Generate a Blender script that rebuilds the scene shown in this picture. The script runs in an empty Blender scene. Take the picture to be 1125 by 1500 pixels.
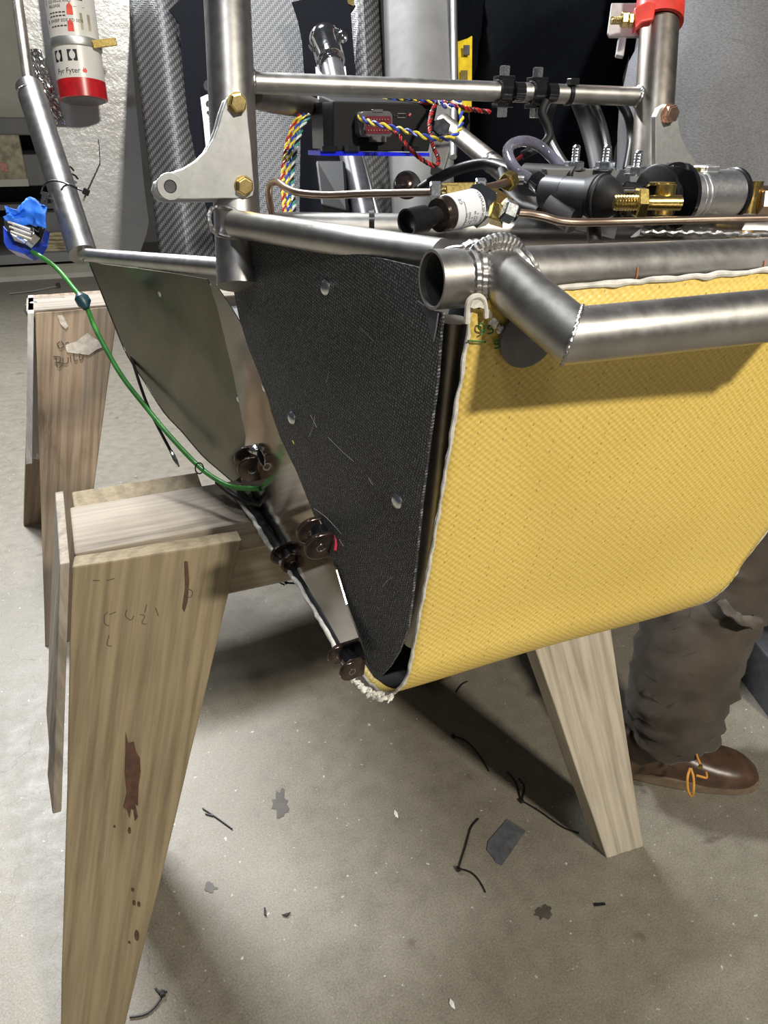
import bpy, math, random
from mathutils import Vector as V, Matrix, noise
random.seed(7)
S = bpy.context.scene
COL = S.collection

# ------------------------------------------------------------------ camera
PITCH, YAW, CAMH, FOC = math.radians(27), math.radians(23), 1.12, 1083.0
cam = bpy.data.objects.new('camera', bpy.data.cameras.new('camera'))
COL.objects.link(cam)
cam.data.sensor_fit = 'VERTICAL'; cam.data.sensor_height = 36; cam.data.lens = 36 * FOC / 1500
cam.data.clip_start = 0.02
cam.location = (0, 0, CAMH); cam.rotation_euler = (math.pi/2 - PITCH, 0, -YAW)
S.camera = cam
# ------------------------------------------------------------------ world and lights
w = bpy.data.worlds.new('world'); S.world = w; w.use_nodes = True
w.node_tree.nodes['Background'].inputs[0].default_value = (0.80, 0.84, 0.92, 1)
w.node_tree.nodes['Background'].inputs[1].default_value = 0.06
def area(name, loc, target, sx, sy, power, col):
    l = bpy.data.lights.new(name, 'AREA'); l.shape = 'RECTANGLE'; l.size = sx; l.size_y = sy
    l.energy = power; l.color = col
    o = bpy.data.objects.new(name, l); COL.objects.link(o); o.location = loc
    o.rotation_euler = (V(target) - V(loc)).to_track_quat('-Z', 'Y').to_euler()
    return o
area('shop_light_front', (1.0, -2.6, 3.1), (0.4, 0.4, 0.8), 0.34, 0.16, 155, (1.0, 0.93, 0.80))
area('shop_light_rear', (0.10, 1.95, 3.2), (0.0, 0.9, 0.6), 0.50, 0.14, 85, (0.96, 0.98, 1.0))
area('shop_light_left', (-0.55, -0.5, 3.25), (0.0, 1.2, 0.8), 0.40, 0.14, 14, (0.97, 0.98, 1.0))
area('shop_light_far', (-0.55, 4.4, 3.3), (-0.1, 1.6, 0.3), 0.8, 0.16, 230, (0.97, 0.98, 1.0))
S.view_settings.view_transform = 'Standard'; S.view_settings.look = 'None'
S.view_settings.gamma = 1; S.view_settings.use_curve_mapping = False
S.view_settings.exposure = 0.1

# ------------------------------------------------------------------ geometry helpers
CR = V((math.cos(YAW), -math.sin(YAW), 0))
CF = V((math.sin(YAW)*math.cos(PITCH), math.cos(YAW)*math.cos(PITCH), -math.sin(PITCH)))
CU = CR.cross(CF)
C0 = V((0, 0, CAMH))
def ray(px, py): return CF + CR*((px-562.5)/FOC) + CU*((750-py)/FOC)
def P(px, py, D): return C0 + ray(px, py)*D                      # a point measured off the photo at distance D
def onp(px, py, n, c):
    d = ray(px, py); n = V(n); return C0 + d*((c - n.dot(C0))/n.dot(d))
def onz(px, py, z=0.0): return onp(px, py, (0, 0, 1), z)
def ony(px, py, y): return onp(px, py, (0, 1, 0), y)
def pl3(a, b, c):
    n = (V(b)-V(a)).cross(V(c)-V(a)).normalized(); return n, n.dot(V(a))

class MB:
    def __init__(s): s.v = []; s.f = []; s.uv = {}; s.m = []
    def add(s, vs, fs, uvs=None):
        o = len(s.v); s.v += [V(x) for x in vs]
        for i, f in enumerate(fs):
            if uvs: s.uv[len(s.f)] = [uvs[k] for k in f]
            s.f.append([k+o for k in f])
        return s
    def box(s, c, d, mw=None):
        x, y, z = d[0]/2, d[1]/2, d[2]/2; c = V(c)
        vs = [V((a*x, b*y, e*z)) for e in (-1, 1) for b in (-1, 1) for a in (-1, 1)]
        if mw: vs = [mw.to_3x3() @ v for v in vs]
        return s.add([v+c for v in vs], [(0,2,3,1),(4,5,7,6),(0,1,5,4),(2,6,7,3),(0,4,6,2),(1,3,7,5)])
    def sweep(s, pts, r, n=12, cap=True, jit=0.0, flat=None, rot=0.0):
        pts = [V(p) for p in pts]; N = len(pts)
        rs = r if isinstance(r, (list, tuple)) else [r]*N
        t0 = (pts[1]-pts[0]).normalized(); up = V((0, 0, 1)) if abs(t0.z) < .9 else V((0, 1, 0))
        a = t0.cross(up).normalized(); vs = []
        for i, p in enumerate(pts):
            t = (pts[min(i+1, N-1)]-pts[max(i-1, 0)]).normalized()
            a = (a - t*a.dot(t)).normalized(); b = t.cross(a)
            for k in range(n):
                an = 2*math.pi*k/n + rot
                ca, sa = math.cos(an), math.sin(an)
                if flat: sa *= flat
                q = p + (a*ca + b*sa)*rs[i]
                if jit: q += noise.noise_vector(q*90)*jit
                vs.append(q)
        fs = [(i*n+k, i*n+(k+1) % n, (i+1)*n+(k+1) % n, (i+1)*n+k) for i in range(N-1) for k in range(n)]
        if cap: fs += [tuple(range(n))[::-1], tuple((N-1)*n+k for k in range(n))]
        return s.add(vs, fs)
    def pipe(s, a, b, r, wall=0.0018, n=40):                     # open-ended hollow tube
        a, b = V(a), V(b); t = (b-a).normalized(); up = V((0, 0, 1)) if abs(t.z) < .9 else V((0, 1, 0))
        x = t.cross(up).normalized(); y = t.cross(x); vs = []
        for p, q in ((a, r), (b, r), (b, r-wall), (a, r-wall)):
            vs += [p + (x*math.cos(2*math.pi*k/n)+y*math.sin(2*math.pi*k/n))*q for k in range(n)]
        return s.add(vs, [(j*n+k, j*n+(k+1) % n, ((j+1) % 4)*n+(k+1) % n, ((j+1) % 4)*n+k) for j in range(4) for k in range(n)])
    def lathe(s, a, d, prof, n=28, rot=0.0):                     # prof: (metres along, radius)
        a = V(a); t = V(d).normalized(); up = V((0, 0, 1)) if abs(t.z) < .9 else V((0, 1, 0))
        x = t.cross(up).normalized(); y = t.cross(x); vs = []
        for h, r in prof:
            vs += [a + t*h + (x*math.cos(2*math.pi*k/n+rot)+y*math.sin(2*math.pi*k/n+rot))*max(r, 1e-5) for k in range(n)]
        N = len(prof)
        fs = [(i*n+k, i*n+(k+1) % n, (i+1)*n+(k+1) % n, (i+1)*n+k) for i in range(N-1) for k in range(n)]
        fs += [tuple(range(n))[::-1], tuple((N-1)*n+k for k in range(n))]
        return s.add(vs, fs)
    def prism(s, pts, off):                                      # polygon of points thickened by vector off
        pts = [V(p) for p in pts]; n = len(pts); off = V(off)
        return s.add(pts+[p+off for p in pts], [tuple(range(n)), tuple(range(2*n-1, n-1, -1))] + [(k, k+n, (k+1) % n+n, (k+1) % n) for k in range(n)])
    def grid(s, rows, su=1.0, sv=1.0, uvf=None):
        R, Cn = len(rows), len(rows[0]); vs = [p for r in rows for p in r]
        uv = [(j/(Cn-1)*su, i/(R-1)*sv) for i in range(R) for j in range(Cn)] if not uvf else [uvf(i, j) for i in range(R) for j in range(Cn)]
        return s.add(vs, [(i*Cn+j, i*Cn+j+1, (i+1)*Cn+j+1, (i+1)*Cn+j) for i in range(R-1) for j in range(Cn-1)], uv)
    def build(s, name, mat, parent=None, smooth=True, mw=None, ang=35, bevel=0, solid=0, sub=0, label=None):
        me = bpy.data.meshes.new(name)
        if mw is None:
            lo = V([min(v[i] for v in s.v) for i in range(3)]); hi = V([max(v[i] for v in s.v) for i in range(3)])
            c = (lo+hi)/2
            if parent is None: c.z = lo.z
            vs = [v-c for v in s.v]; mw = Matrix.Translation(c)
        else: vs = s.v
        me.from_pydata([tuple(v) for v in vs], [], s.f)
        if s.uv:
            ul = me.uv_layers.new(name='UVMap')
            for p in me.polygons:
                u = s.uv.get(p.index)
                if u:
                    for k, li in enumerate(p.loop_indices): ul.data[li].uv = u[k]
        import bmesh
        bm = bmesh.new(); bm.from_mesh(me); bmesh.ops.recalc_face_normals(bm, faces=bm.faces[:]) if not s.uv else None
        bm.to_mesh(me); bm.free()
        me.materials.append(M(mat) if isinstance(mat, str) else mat)
        o = bpy.data.objects.new(name, me); COL.objects.link(o)
        if parent:
            o.parent = parent
            o.matrix_parent_inverse = Matrix.Translation(-WL(parent))
        o.matrix_basis = mw
        if smooth:
            me.polygons.foreach_set('use_smooth', [True]*len(me.polygons))
            me.set_sharp_from_angle(angle=math.radians(ang))
        if sub:
            m = o.modifiers.new('sub', 'SUBSURF'); m.levels = m.render_levels = sub
        if solid:
            m = o.modifiers.new('solid', 'SOLIDIFY'); m.thickness = solid; m.offset = 0
        if bevel:
            m = o.modifiers.new('bevel', 'BEVEL'); m.width = bevel; m.segments = 2; m.limit_method = 'ANGLE'
        if label: o['label'] = label
        return o
_wl = {}
def WL(o):
    if o.name in _wl: return _wl[o.name]
    if o.parent: 
        return o.matrix_basis.to_translation() + WL(o.parent) - WL(o.parent)   # parts are placed in world coordinates
    return o.matrix_basis.to_translation()
def thing(name, loc, label, cat, group=None):
    o = bpy.data.objects.new(name, None); COL.objects.link(o); o.location = loc; o.empty_display_size = .02
    return tag(o, label, cat, group)
def tag(o, label, cat, group=None, kind=None):
    o['label'] = label; o['category'] = cat
    if group: o['group'] = group
    if kind: o['kind'] = kind
    return o
def struct(o): o['kind'] = 'structure'; return o
def smooth_path(pts, k=6):
    pts = [V(p) for p in pts]; out = []
    for i in range(len(pts)-1):
        p0, p1, p2, p3 = pts[max(i-1, 0)], pts[i], pts[i+1], pts[min(i+2, len(pts)-1)]
        for j in range(k):
            t = j/k
            out.append(((p1*2) + (p2-p0)*t + (p0*2-p1*5+p2*4-p3)*t*t + (p1*3-p0-p2*3+p3)*t**3)*0.5)
    return out+[pts[-1]]
def pxpath(l, k=6): return smooth_path([P(*q) for q in l], k)

# ------------------------------------------------------------------ materials
MATS = {}
def newmat(name):
    m = bpy.data.materials.new(name); m.use_nodes = True; nt = m.node_tree; b = nt.nodes['Principled BSDF']; return m, nt, b
def nd(nt, t, **k):
    n = nt.nodes.new(t)
    for a, v in k.items():
        if a.startswith('i_'):
            key = a[2:]; n.inputs[int(key) if key.isdigit() else key].default_value = v
        else: setattr(n, a, v)
    return n
def ramp(nt, fac, stops):
    r = nt.nodes.new('ShaderNodeValToRGB'); e = r.color_ramp.elements
    while len(e) < len(stops): e.new(0.5)
    for i, (p, c) in enumerate(stops):
        e[i].position = p; e[i].color = (*c, 1) if len(c) == 3 else c
    nt.links.new(fac, r.inputs[0]); return r.outputs[0]
def coord(nt, kind='Object', scale=(1,1,1)):
    tc = nt.nodes.new('ShaderNodeTexCoord'); mp = nt.nodes.new('ShaderNodeMapping'); mp.inputs['Scale'].default_value = scale
    nt.links.new(tc.outputs[kind], mp.inputs[0]); return mp.outputs[0]
def math_(nt, op, a, b=None, c=None):
    n = nt.nodes.new('ShaderNodeMath'); n.operation = op
    for i, x in enumerate((a, b, c)):
        if x is None: continue
        if isinstance(x, (int, float)): n.inputs[i].default_value = x
        else: nt.links.new(x, n.inputs[i])
    return n.outputs[0]
def noise_(nt, co, scale, detail=4, rough=.55):
    n = nd(nt, 'ShaderNodeTexNoise', i_Scale=scale, i_Detail=detail, i_Roughness=rough); nt.links.new(co, n.inputs['Vector']); return n.outputs[0]
def bump(nt, b, h, st=.3, dist=.001):
    n = nd(nt, 'ShaderNodeBump', i_Strength=st, i_Distance=dist); nt.links.new(h, n.inputs['Height']); nt.links.new(n.outputs[0], b.inputs['Normal'])
def mixc(nt, fac, a, b, mode='MIX'):
    n = nt.nodes.new('ShaderNodeMix'); n.data_type = 'RGBA'; n.blend_type = mode
    if isinstance(fac, (int, float)): n.inputs[0].default_value = fac
    else: nt.links.new(fac, n.inputs[0])
    for i, x in ((6, a), (7, b)):
        if isinstance(x, tuple): n.inputs[i].default_value = (*x, 1)
        else: nt.links.new(x, n.inputs[i])
    return n.outputs[2]
def metal(name, c1, c2, rough=.3, sc=30, bmp=.08, stretch=(1,1,1), var=.15, met=1.0):
    m, nt, b = newmat(name); co = coord(nt, 'Object', stretch)
    f = noise_(nt, co, sc, 6, .65)
    nt.links.new(ramp(nt, f, [(.3, c1), (.7, c2)]), b.inputs['Base Color'])
    b.inputs['Metallic'].default_value = met
    f2 = noise_(nt, co, sc*6, 4)
    nt.links.new(math_(nt, 'MULTIPLY_ADD', f2, var, rough-var/2), b.inputs['Roughness'])
    bump(nt, b, f2, bmp, .0005); MATS[name] = m
def plain(name, c, rough=.5, met=0, coat=0, sc=60, vary=.25, bmp=.0, trans=0, spec=.5, sheen=0):
    m, nt, b = newmat(name); co = coord(nt); b.inputs['Specular IOR Level'].default_value = spec
    f = noise_(nt, co, sc, 4)
    lo = tuple(x*(1-vary) for x in c); hi = tuple(min(1, x*(1+vary)) for x in c)
    nt.links.new(ramp(nt, f, [(.3, lo), (.7, hi)]), b.inputs['Base Color'])
    b.inputs['Roughness'].default_value = rough; b.inputs['Metallic'].default_value = met
    b.inputs['Coat Weight'].default_value = coat; b.inputs['Coat Roughness'].default_value = .08
    b.inputs['Transmission Weight'].default_value = trans; b.inputs['Sheen Weight'].default_value = sheen
    if bmp: bump(nt, b, noise_(nt, co, sc*3, 4), bmp, .001)
    MATS[name] = m
def M(n): return MATS[n]
metal('raw_steel', (.32,.31,.30), (.54,.53,.51), .40, 18, .12, (1,1,1), .2)
metal('raw_steel_warm', (.20,.175,.15), (.40,.37,.33), .40, 14, .12, (1,1,1), .2)
metal('bead', (.33,.33,.34), (.52,.51,.50), .42, 120, .2)
metal('aluminium', (.48,.49,.49), (.60,.61,.61), .46, 40, .06, met=.85)
metal('machined', (.74,.75,.77), (.86,.86,.88), .36, 60, .03)
metal('chrome', (.6,.6,.6), (.8,.8,.8), .1, 30, .02)
metal('zinc', (.55,.58,.6), (.75,.78,.8), .25, 90, .1)
metal('brass', (.62,.45,.13), (.85,.66,.25), .25, 80, .1)
metal('gold_zinc', (.55,.40,.16), (.8,.65,.3), .3, 260, .2)
metal('copper_line', (.62,.45,.34), (.74,.57,.45), .30, 30, .005, var=.05)
metal('alu_dull', (.13,.13,.13), (.20,.20,.20), .6, 12, .08, (1,1,.2), met=.15)
metal('tinted_steel', (.035,.025,.022), (.16,.12,.10), .16, 60, .06, met=.75)
metal('foil', (.55,.55,.56), (.85,.85,.86), .15, 25, .9)
metal('mirror_olive', (.10,.098,.072), (.17,.165,.125), .22, 14, .05, (1,1,1), .1)
metal('mirror_sheet', (.40,.36,.31), (.46,.42,.36), .10, 10, .01, (1,1,1), .05)
plain('black_plastic', (.008,.008,.009), .35, 0, .1, spec=.4, bmp=.03)
plain('black_gloss', (.01,.01,.012), .12, 0, 1)
plain('black_rubber', (.012,.012,.013), .55, spec=.3, bmp=.05)
plain('grey_plastic', (.09,.09,.1), .35)
plain('master_grey', (.045,.048,.056), .42, .1, .1, bmp=.05)
plain('box_black', (.006,.006,.007), .55, spec=.25)
plain('blue_edge', (.01,.02,.75), .2, 0, .6)
plain('red_plastic', (.65,.045,.03), .4)
plain('red_band', (.50,.012,.018), .3, coat=.3)
plain('dark_red', (.12,.008,.02), .35)
plain('white_paint', (.72,.71,.68), .35, sc=30, vary=.08)
plain('label_white', (.75,.77,.82), .3, vary=.04)
plain('print_black', (.02,.02,.025), .5)
plain('print_red', (.75,.06,.03), .5)
plain('green_ink', (.01,.10,.02), .6)
plain('white_resin', (.68,.66,.60), .45, sc=300, vary=.25, bmp=.5)
plain('strap_black', (.004,.005,.009), .9, spec=.12, bmp=.4, sc=300)
plain('yellow_plastic', (.85,.60,.02), .4)
plain('yellow_wire', (.75,.62,.06), .4); plain('blue_wire', (.03,.06,.42), .4); plain('red_wire', (.42,.02,.02), .4)
plain('white_wire', (.65,.7,.7), .4); plain('green_wire', (.05,.26,.045), .35); plain('black_wire', (.012,.012,.012), .4)
plain('teal_wire', (.04,.25,.24), .4)
plain('heatshrink', (.012,.05,.07), .4)
plain('tape_blue', (.02,.17,.80), .6, sc=80, vary=.15, bmp=.3)
plain('connector_blue', (.015,.05,.42), .3, coat=.3)
plain('smoke_hose', (.20,.20,.27), .12, 0, .6, trans=.45)
plain('clear_plastic', (.8,.8,.8), .12, 0, .3, trans=.75)
plain('frosted_plastic', (.62,.62,.63), .4, trans=.3)
plain('cloth_black', (.0026,.0036,.0062), .95, spec=.12, bmp=.35, sc=120)
plain('trousers_brown', (.062,.049,.037), .9, sc=14, vary=.3, bmp=.4, sheen=.1)
plain('leather', (.075,.042,.026), .35, sc=25, vary=.5, bmp=.3)
metal('bolt_copper', (.55,.33,.24), (.8,.55,.42), .3, 260, .2)
plain('sole', (.17,.12,.08), .8, bmp=.4)
plain('lace', (.55,.26,.04), .7)
plain('skin', (.55,.33,.24), .5); plain('hair', (.03,.02,.015), .7)
plain('tape_grey', (.10,.105,.12), .35, sc=60, vary=.3, bmp=.3)
plain('cabinet_beige', (.55,.54,.48), .5, sc=5, vary=.08)
plain('cabinet_grey', (.22,.225,.23), .6, sc=6, vary=.12)
plain('cabinet_dark', (.015,.015,.016), .7)
plain('tin', (.42,.38,.27), .5, sc=14, vary=.5)
plain('hose_cream', (.50,.43,.27), .6, sc=20, vary=.3)
plain('sticker_pink', (.6,.3,.25), .6)
plain('wall_paint', (.30,.30,.30), .9, sc=2, vary=.1)
plain('dark_box', (.06,.062,.07), .5)
plain('stain', (.075,.068,.055), .5, sc=40, vary=.2)
plain('paint_chip', (.75,.74,.7), .7)
plain('white_edge', (.6,.58,.53), .7, sc=100, vary=.25, bmp=.5)
plain('orange_mark', (.55,.20,.10), .5)
plain('red_mark', (.5,.03,.05), .4)
# firewall film
m, nt, b = newmat('firewall_film'); co = coord(nt)
f = noise_(nt, co, 5, 5); nt.links.new(ramp(nt, f, [(.3, (.50,.51,.53)), (.7, (.66,.67,.69))]), b.inputs['Base Color'])
b.inputs['Metallic'].default_value = .45; b.inputs['Roughness'].default_value = .33
bump(nt, b, noise_(nt, co, 22, 6, .7), .5, .004); MATS['firewall_film'] = m
# heather grey knit
m, nt, b = newmat('grey_knit'); co = coord(nt, 'Object', (1, 1, 2.2))
f = noise_(nt, co, 260, 3, .7); g = noise_(nt, coord(nt), 9, 4)
c = mixc(nt, .35, ramp(nt, f, [(.3, (.085,.088,.095)), (.7, (.24,.245,.26))]), ramp(nt, g, [(.3, (.12,.12,.13)), (.7, (.21,.215,.23))]))
nt.links.new(c, b.inputs['Base Color']); b.inputs['Roughness'].default_value = .95; b.inputs['Sheen Weight'].default_value = .1
bump(nt, b, f, .3, .001); MATS['grey_knit'] = m
# concrete
m, nt, b = newmat('concrete'); co = coord(nt)
n1 = noise_(nt, co, 1.6, 8, .6); n2 = noise_(nt, co, 26, 8, .65); n3 = noise_(nt, co, 330, 3, .6)
c = ramp(nt, n1, [(.30, (.145,.127,.090)), (.55, (.205,.182,.135)), (.75, (.255,.227,.175))])
c = mixc(nt, .5, c, ramp(nt, n2, [(.30, (.10,.087,.06)), (.5, (.20,.178,.132)), (.72, (.285,.257,.20))]))
c = mixc(nt, .35, c, ramp(nt, n3, [(.35, (.12,.11,.09)), (.65, (.38,.36,.32))]))
sp = ramp(nt, noise_(nt, co, 90, 2, .5), [(.70, (0,0,0)), (.76, (1,1,1))])
c = mixc(nt, sp, c, (.55,.53,.48))
dk = ramp(nt, noise_(nt, coord(nt, 'Object', (1,1,1)), 13, 3, .5), [(.27, (1,1,1)), (.31, (0,0,0))])
c = mixc(nt, math_(nt, 'MULTIPLY', dk, .55), c, (.12,.10,.075))
wn = nd(nt, 'ShaderNodeVectorMath', operation='ADD'); nn = nd(nt, 'ShaderNodeTexNoise', i_Scale=9.0, i_Detail=6.0); nt.links.new(co, nn.inputs['Vector'])
sc_ = nd(nt, 'ShaderNodeVectorMath', operation='SCALE', i_Scale=.14); nt.links.new(nn.outputs['Color'], sc_.inputs[0])
nt.links.new(co, wn.inputs[0]); nt.links.new(sc_.outputs[0], wn.inputs[1])
vo = nd(nt, 'ShaderNodeTexVoronoi', feature='DISTANCE_TO_EDGE', i_Scale=7.0); nt.links.new(wn.outputs[0], vo.inputs['Vector'])
cr = ramp(nt, vo.outputs[0], [(0, (1,1,1)), (.012, (0,0,0))])
sx = nd(nt, 'ShaderNodeSeparateXYZ'); nt.links.new(co, sx.inputs[0])
msk = math_(nt, 'MULTIPLY', math_(nt, 'LESS_THAN', sx.outputs[0], .02), math_(nt, 'GREATER_THAN', n2, .47))
c = mixc(nt, math_(nt, 'MULTIPLY', math_(nt, 'MULTIPLY', cr, msk), .6), c, (.10,.09,.07))
nt.links.new(c, b.inputs['Base Color'])
nt.links.new(math_(nt, 'MULTIPLY_ADD', n2, .4, .28), b.inputs['Roughness'])
bump(nt, b, n2, .25, .003); MATS['concrete'] = m
# wood: grain along local Z
def wood(name, a, bcol, ccol, stain, sth=(.33,.42), grey=.3):
    m, nt, b = newmat(name); co = coord(nt, 'Object', (1, 1, .045))
    g = noise_(nt, co, 150, 5, .6)
    co2 = coord(nt, 'Object', (1, 1, .28)); big = noise_(nt, co2, 11, 5, .6)
    wv = nd(nt, 'ShaderNodeTexWave', wave_type='RINGS', rings_direction='Z', i_Scale=9.0, i_Distortion=9.0, i_Detail=3.0)
    wv.inputs['Detail Scale'].default_value = .8
    nt.links.new(coord(nt, 'Object', (1.6, 1, .12)), wv.inputs['Vector'])
    c = ramp(nt, big, [(.28, a), (.5, bcol), (.72, ccol)])
    c = mixc(nt, .55, c, ramp(nt, g, [(.32, tuple(x*.55 for x in a)), (.6, bcol)]), 'MULTIPLY') if False else mixc(nt, .45, c, ramp(nt, g, [(.32, tuple(x*.5 for x in a)), (.62, ccol)]))
    c = mixc(nt, .28, c, ramp(nt, wv.outputs[0], [(.1, tuple(x*.55 for x in a)), (.5, bcol)]))
    st = ramp(nt, noise_(nt, coord(nt, 'Object', (1, 1, .3)), 9, 5, .65), [(sth[0], (1,1,1)), (sth[1], (0,0,0))])
    c = mixc(nt, math_(nt, 'MULTIPLY', st, .75), c, stain)
    nt.links.new(c, b.inputs['Base Color']); b.inputs['Roughness'].default_value = .78
    bump(nt, b, g, .5, .0015); MATS[name] = m
wood('wood_near', (.17,.125,.07), (.26,.205,.12), (.32,.26,.16), (.09,.055,.028), (.22,.32))
wood('wood_top', (.15,.12,.09), (.29,.245,.19), (.38,.33,.27), (.045,.032,.025), (.30,.40))
wood('wood_far', (.20,.13,.075), (.36,.255,.155), (.33,.28,.23), (.10,.05,.025), (.33,.44))
wood('wood_pale', (.38,.32,.23), (.52,.46,.36), (.60,.54,.43), (.28,.21,.13), (.22,.32))
wood('wood_white', (.42,.40,.37), (.58,.56,.53), (.66,.64,.60), (.30,.25,.2), (.25,.33))
# aramid sheet: grid UV is in metres
m, nt, b = newmat('aramid')
tc = nt.nodes.new('ShaderNodeTexCoord'); sp_ = nd(nt, 'ShaderNodeSeparateXYZ'); nt.links.new(tc.outputs['UV'], sp_.inputs[0]); U_, V_ = sp_.outputs[0], sp_.outputs[1]
nz = nd(nt, 'ShaderNodeTexNoise', i_Scale=60.0, i_Detail=3.0); nt.links.new(tc.outputs['UV'], nz.inputs['Vector'])
un = math_(nt, 'MULTIPLY_ADD', nz.outputs[0], .0016, U_); vn = math_(nt, 'MULTIPLY_ADD', nz.outputs[0], .0016, V_)
cell = 1/.0034
wu = math_(nt, 'SINE', math_(nt, 'MULTIPLY', un, cell*math.pi)); wv_ = math_(nt, 'SINE', math_(nt, 'MULTIPLY', vn, cell*1.25*math.pi))
weave = math_(nt, 'MULTIPLY', wu, wv_)
hb = noise_(nt, tc.outputs['UV'], 9, 4); fine = noise_(nt, tc.outputs['UV'], 420, 3, .6)
base = ramp(nt, math_(nt, 'MULTIPLY_ADD', weave, .22, fine), [(.25, (.60,.41,.080)), (.55, (.72,.53,.135)), (.82, (.82,.65,.24))])
base = mixc(nt, .3, base, ramp(nt, hb, [(.3, (.66,.46,.09)), (.7, (.78,.58,.16))]))
# stitched pin holes: columns every 23 mm, holes every 7 mm
fu = math_(nt, 'ABSOLUTE', math_(nt, 'SUBTRACT', math_(nt, 'FRACT', math_(nt, 'MULTIPLY', un, 1/.0225)), .5))
fv = math_(nt, 'ABSOLUTE', math_(nt, 'SUBTRACT', math_(nt, 'FRACT', math_(nt, 'MULTIPLY', V_, 1/.0085)), .5))
du = math_(nt, 'MULTIPLY', fu, 22.5); dv = math_(nt, 'MULTIPLY', fv, 5.0)
dist = math_(nt, 'SQRT', math_(nt, 'ADD', math_(nt, 'MULTIPLY', du, du), math_(nt, 'MULTIPLY', dv, dv)))
hole = math_(nt, 'MULTIPLY', math_(nt, 'LESS_THAN', dist, .62), math_(nt, 'GREATER_THAN', noise_(nt, tc.outputs['UV'], 85, 2), .47))
base = mixc(nt, math_(nt, 'MULTIPLY', hole, .6), base, (.20,.13,.03))
nt.links.new(base, b.inputs['Base Color']); b.inputs['Roughness'].default_value = .42
bump(nt, b, math_(nt, 'ADD', weave, fine), .22, .0007); MATS['aramid'] = m
# peel-ply carbon
m, nt, b = newmat('carbon_peel'); co = coord(nt)
mp = nt.nodes.new('ShaderNodeMapping'); mp.inputs['Rotation'].default_value = (math.radians(32), 0, 0); nt.links.new(coord(nt), mp.inputs[0])
ns = nd(nt, 'ShaderNodeTexNoise', i_Scale=55.0, i_Detail=3.0); nt.links.new(co, ns.inputs['Vector'])
sy = nd(nt, 'ShaderNodeSeparateXYZ'); nt.links.new(mp.outputs[0], sy.inputs[0])
nzv = ns.outputs[0]
a1 = math_(nt, 'SINE', math_(nt, 'MULTIPLY', math_(nt, 'MULTIPLY_ADD', nzv, .006, sy.outputs[1]), 2*math.pi/.0030))
a2 = math_(nt, 'SINE', math_(nt, 'MULTIPLY', math_(nt, 'MULTIPLY_ADD', nzv, .006, sy.outputs[2]), 2*math.pi/.0034))
wvn = math_(nt, 'MULTIPLY', a1, a2); fn = noise_(nt, co, 480, 3, .7); mid = noise_(nt, co, 14, 4)
h = math_(nt, 'MULTIPLY_ADD', wvn, .30, fn)
col = ramp(nt, h, [(.36, (.014,.015,.017)), (.60, (.060,.062,.066)), (.80, (.30,.305,.31))])
col = mixc(nt, .22, col, ramp(nt, mid, [(.3, (.015,.016,.018)), (.7, (.06,.062,.068))]))
scr = nd(nt, 'ShaderNodeTexNoise', i_Scale=7.0, i_Detail=2.0); nt.links.new(co, scr.inputs['Vector'])
sl = ramp(nt, math_(nt, 'ABSOLUTE', math_(nt, 'SUBTRACT', scr.outputs[0], .5)), [(0, (1,1,1)), (.0022, (0,0,0))])
slm = math_(nt, 'MULTIPLY', sl, math_(nt, 'GREATER_THAN', noise_(nt, co, 30, 2), .57))

nt.links.new(col, b.inputs['Base Color']); b.inputs['Roughness'].default_value = .52
bump(nt, b, h, .55, .0008); MATS['carbon_peel'] = m
# twill seat (UV in cells)
m, nt, b = newmat('seat_twill'); tc = nt.nodes.new('ShaderNodeTexCoord'); s3 = nd(nt, 'ShaderNodeSeparateXYZ'); nt.links.new(tc.outputs['UV'], s3.inputs[0])
uu, vv = s3.outputs[0], s3.outputs[1]
ij = math_(nt, 'FRACT', math_(nt, 'MULTIPLY', math_(nt, 'ADD', math_(nt, 'FLOOR', uu), math_(nt, 'FLOOR', vv)), .25))
warp = math_(nt, 'LESS_THAN', ij, .45)
cu = math_(nt, 'ABSOLUTE', math_(nt, 'SINE', math_(nt, 'MULTIPLY', uu, math.pi))); cv = math_(nt, 'ABSOLUTE', math_(nt, 'SINE', math_(nt, 'MULTIPLY', vv, math.pi)))
hgt = math_(nt, 'ADD', math_(nt, 'MULTIPLY', warp, cu), math_(nt, 'MULTIPLY', math_(nt, 'SUBTRACT', 1, warp), cv))
col = mixc(nt, warp, (.055,.055,.058), (.15,.152,.155))
col = mixc(nt, ramp(nt, hgt, [(.1, (1,1,1)), (.55, (0,0,0))]), col, (.02,.02,.021))
nt.links.new(col, b.inputs['Base Color']); b.inputs['Roughness'].default_value = .5; b.inputs['Specular IOR Level'].default_value = .22
bump(nt, b, hgt, .3, .0008); MATS['seat_twill'] = m

# text as a mesh in a plane: returns verts and faces with x right, y up
def text_geo(txt, size, extrude=.0):
    cu = bpy.data.curves.new('t', 'FONT'); cu.body = txt; cu.size = size; cu.extrude = extrude; cu.resolution_u = 2
    cu.align_x = 'LEFT'
    o = bpy.data.objects.new('t', cu); COL.objects.link(o)
    dg = bpy.context.evaluated_depsgraph_get(); dg.update()
    me = bpy.data.meshes.new_from_object(o.evaluated_get(dg))
    vs = [v.co.copy() for v in me.vertices]; fs = [tuple(p.vertices) for p in me.polygons]
    bpy.data.objects.remove(o); bpy.data.curves.remove(cu); bpy.data.meshes.remove(me)
    return vs, fs

# ================================================================== SETTING
mb = MB(); mb.add([(-9,-3,0),(9,-3,0),(9,10,0),(-9,10,0)], [(0,1,2,3)])
fl = struct(mb.build('floor', 'concrete', smooth=False, mw=Matrix.Identity(4)))
struct(MB().box((0,9.6,1.8), (18,.1,3.6)).build('wall_back', 'wall_paint', smooth=False))

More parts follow.
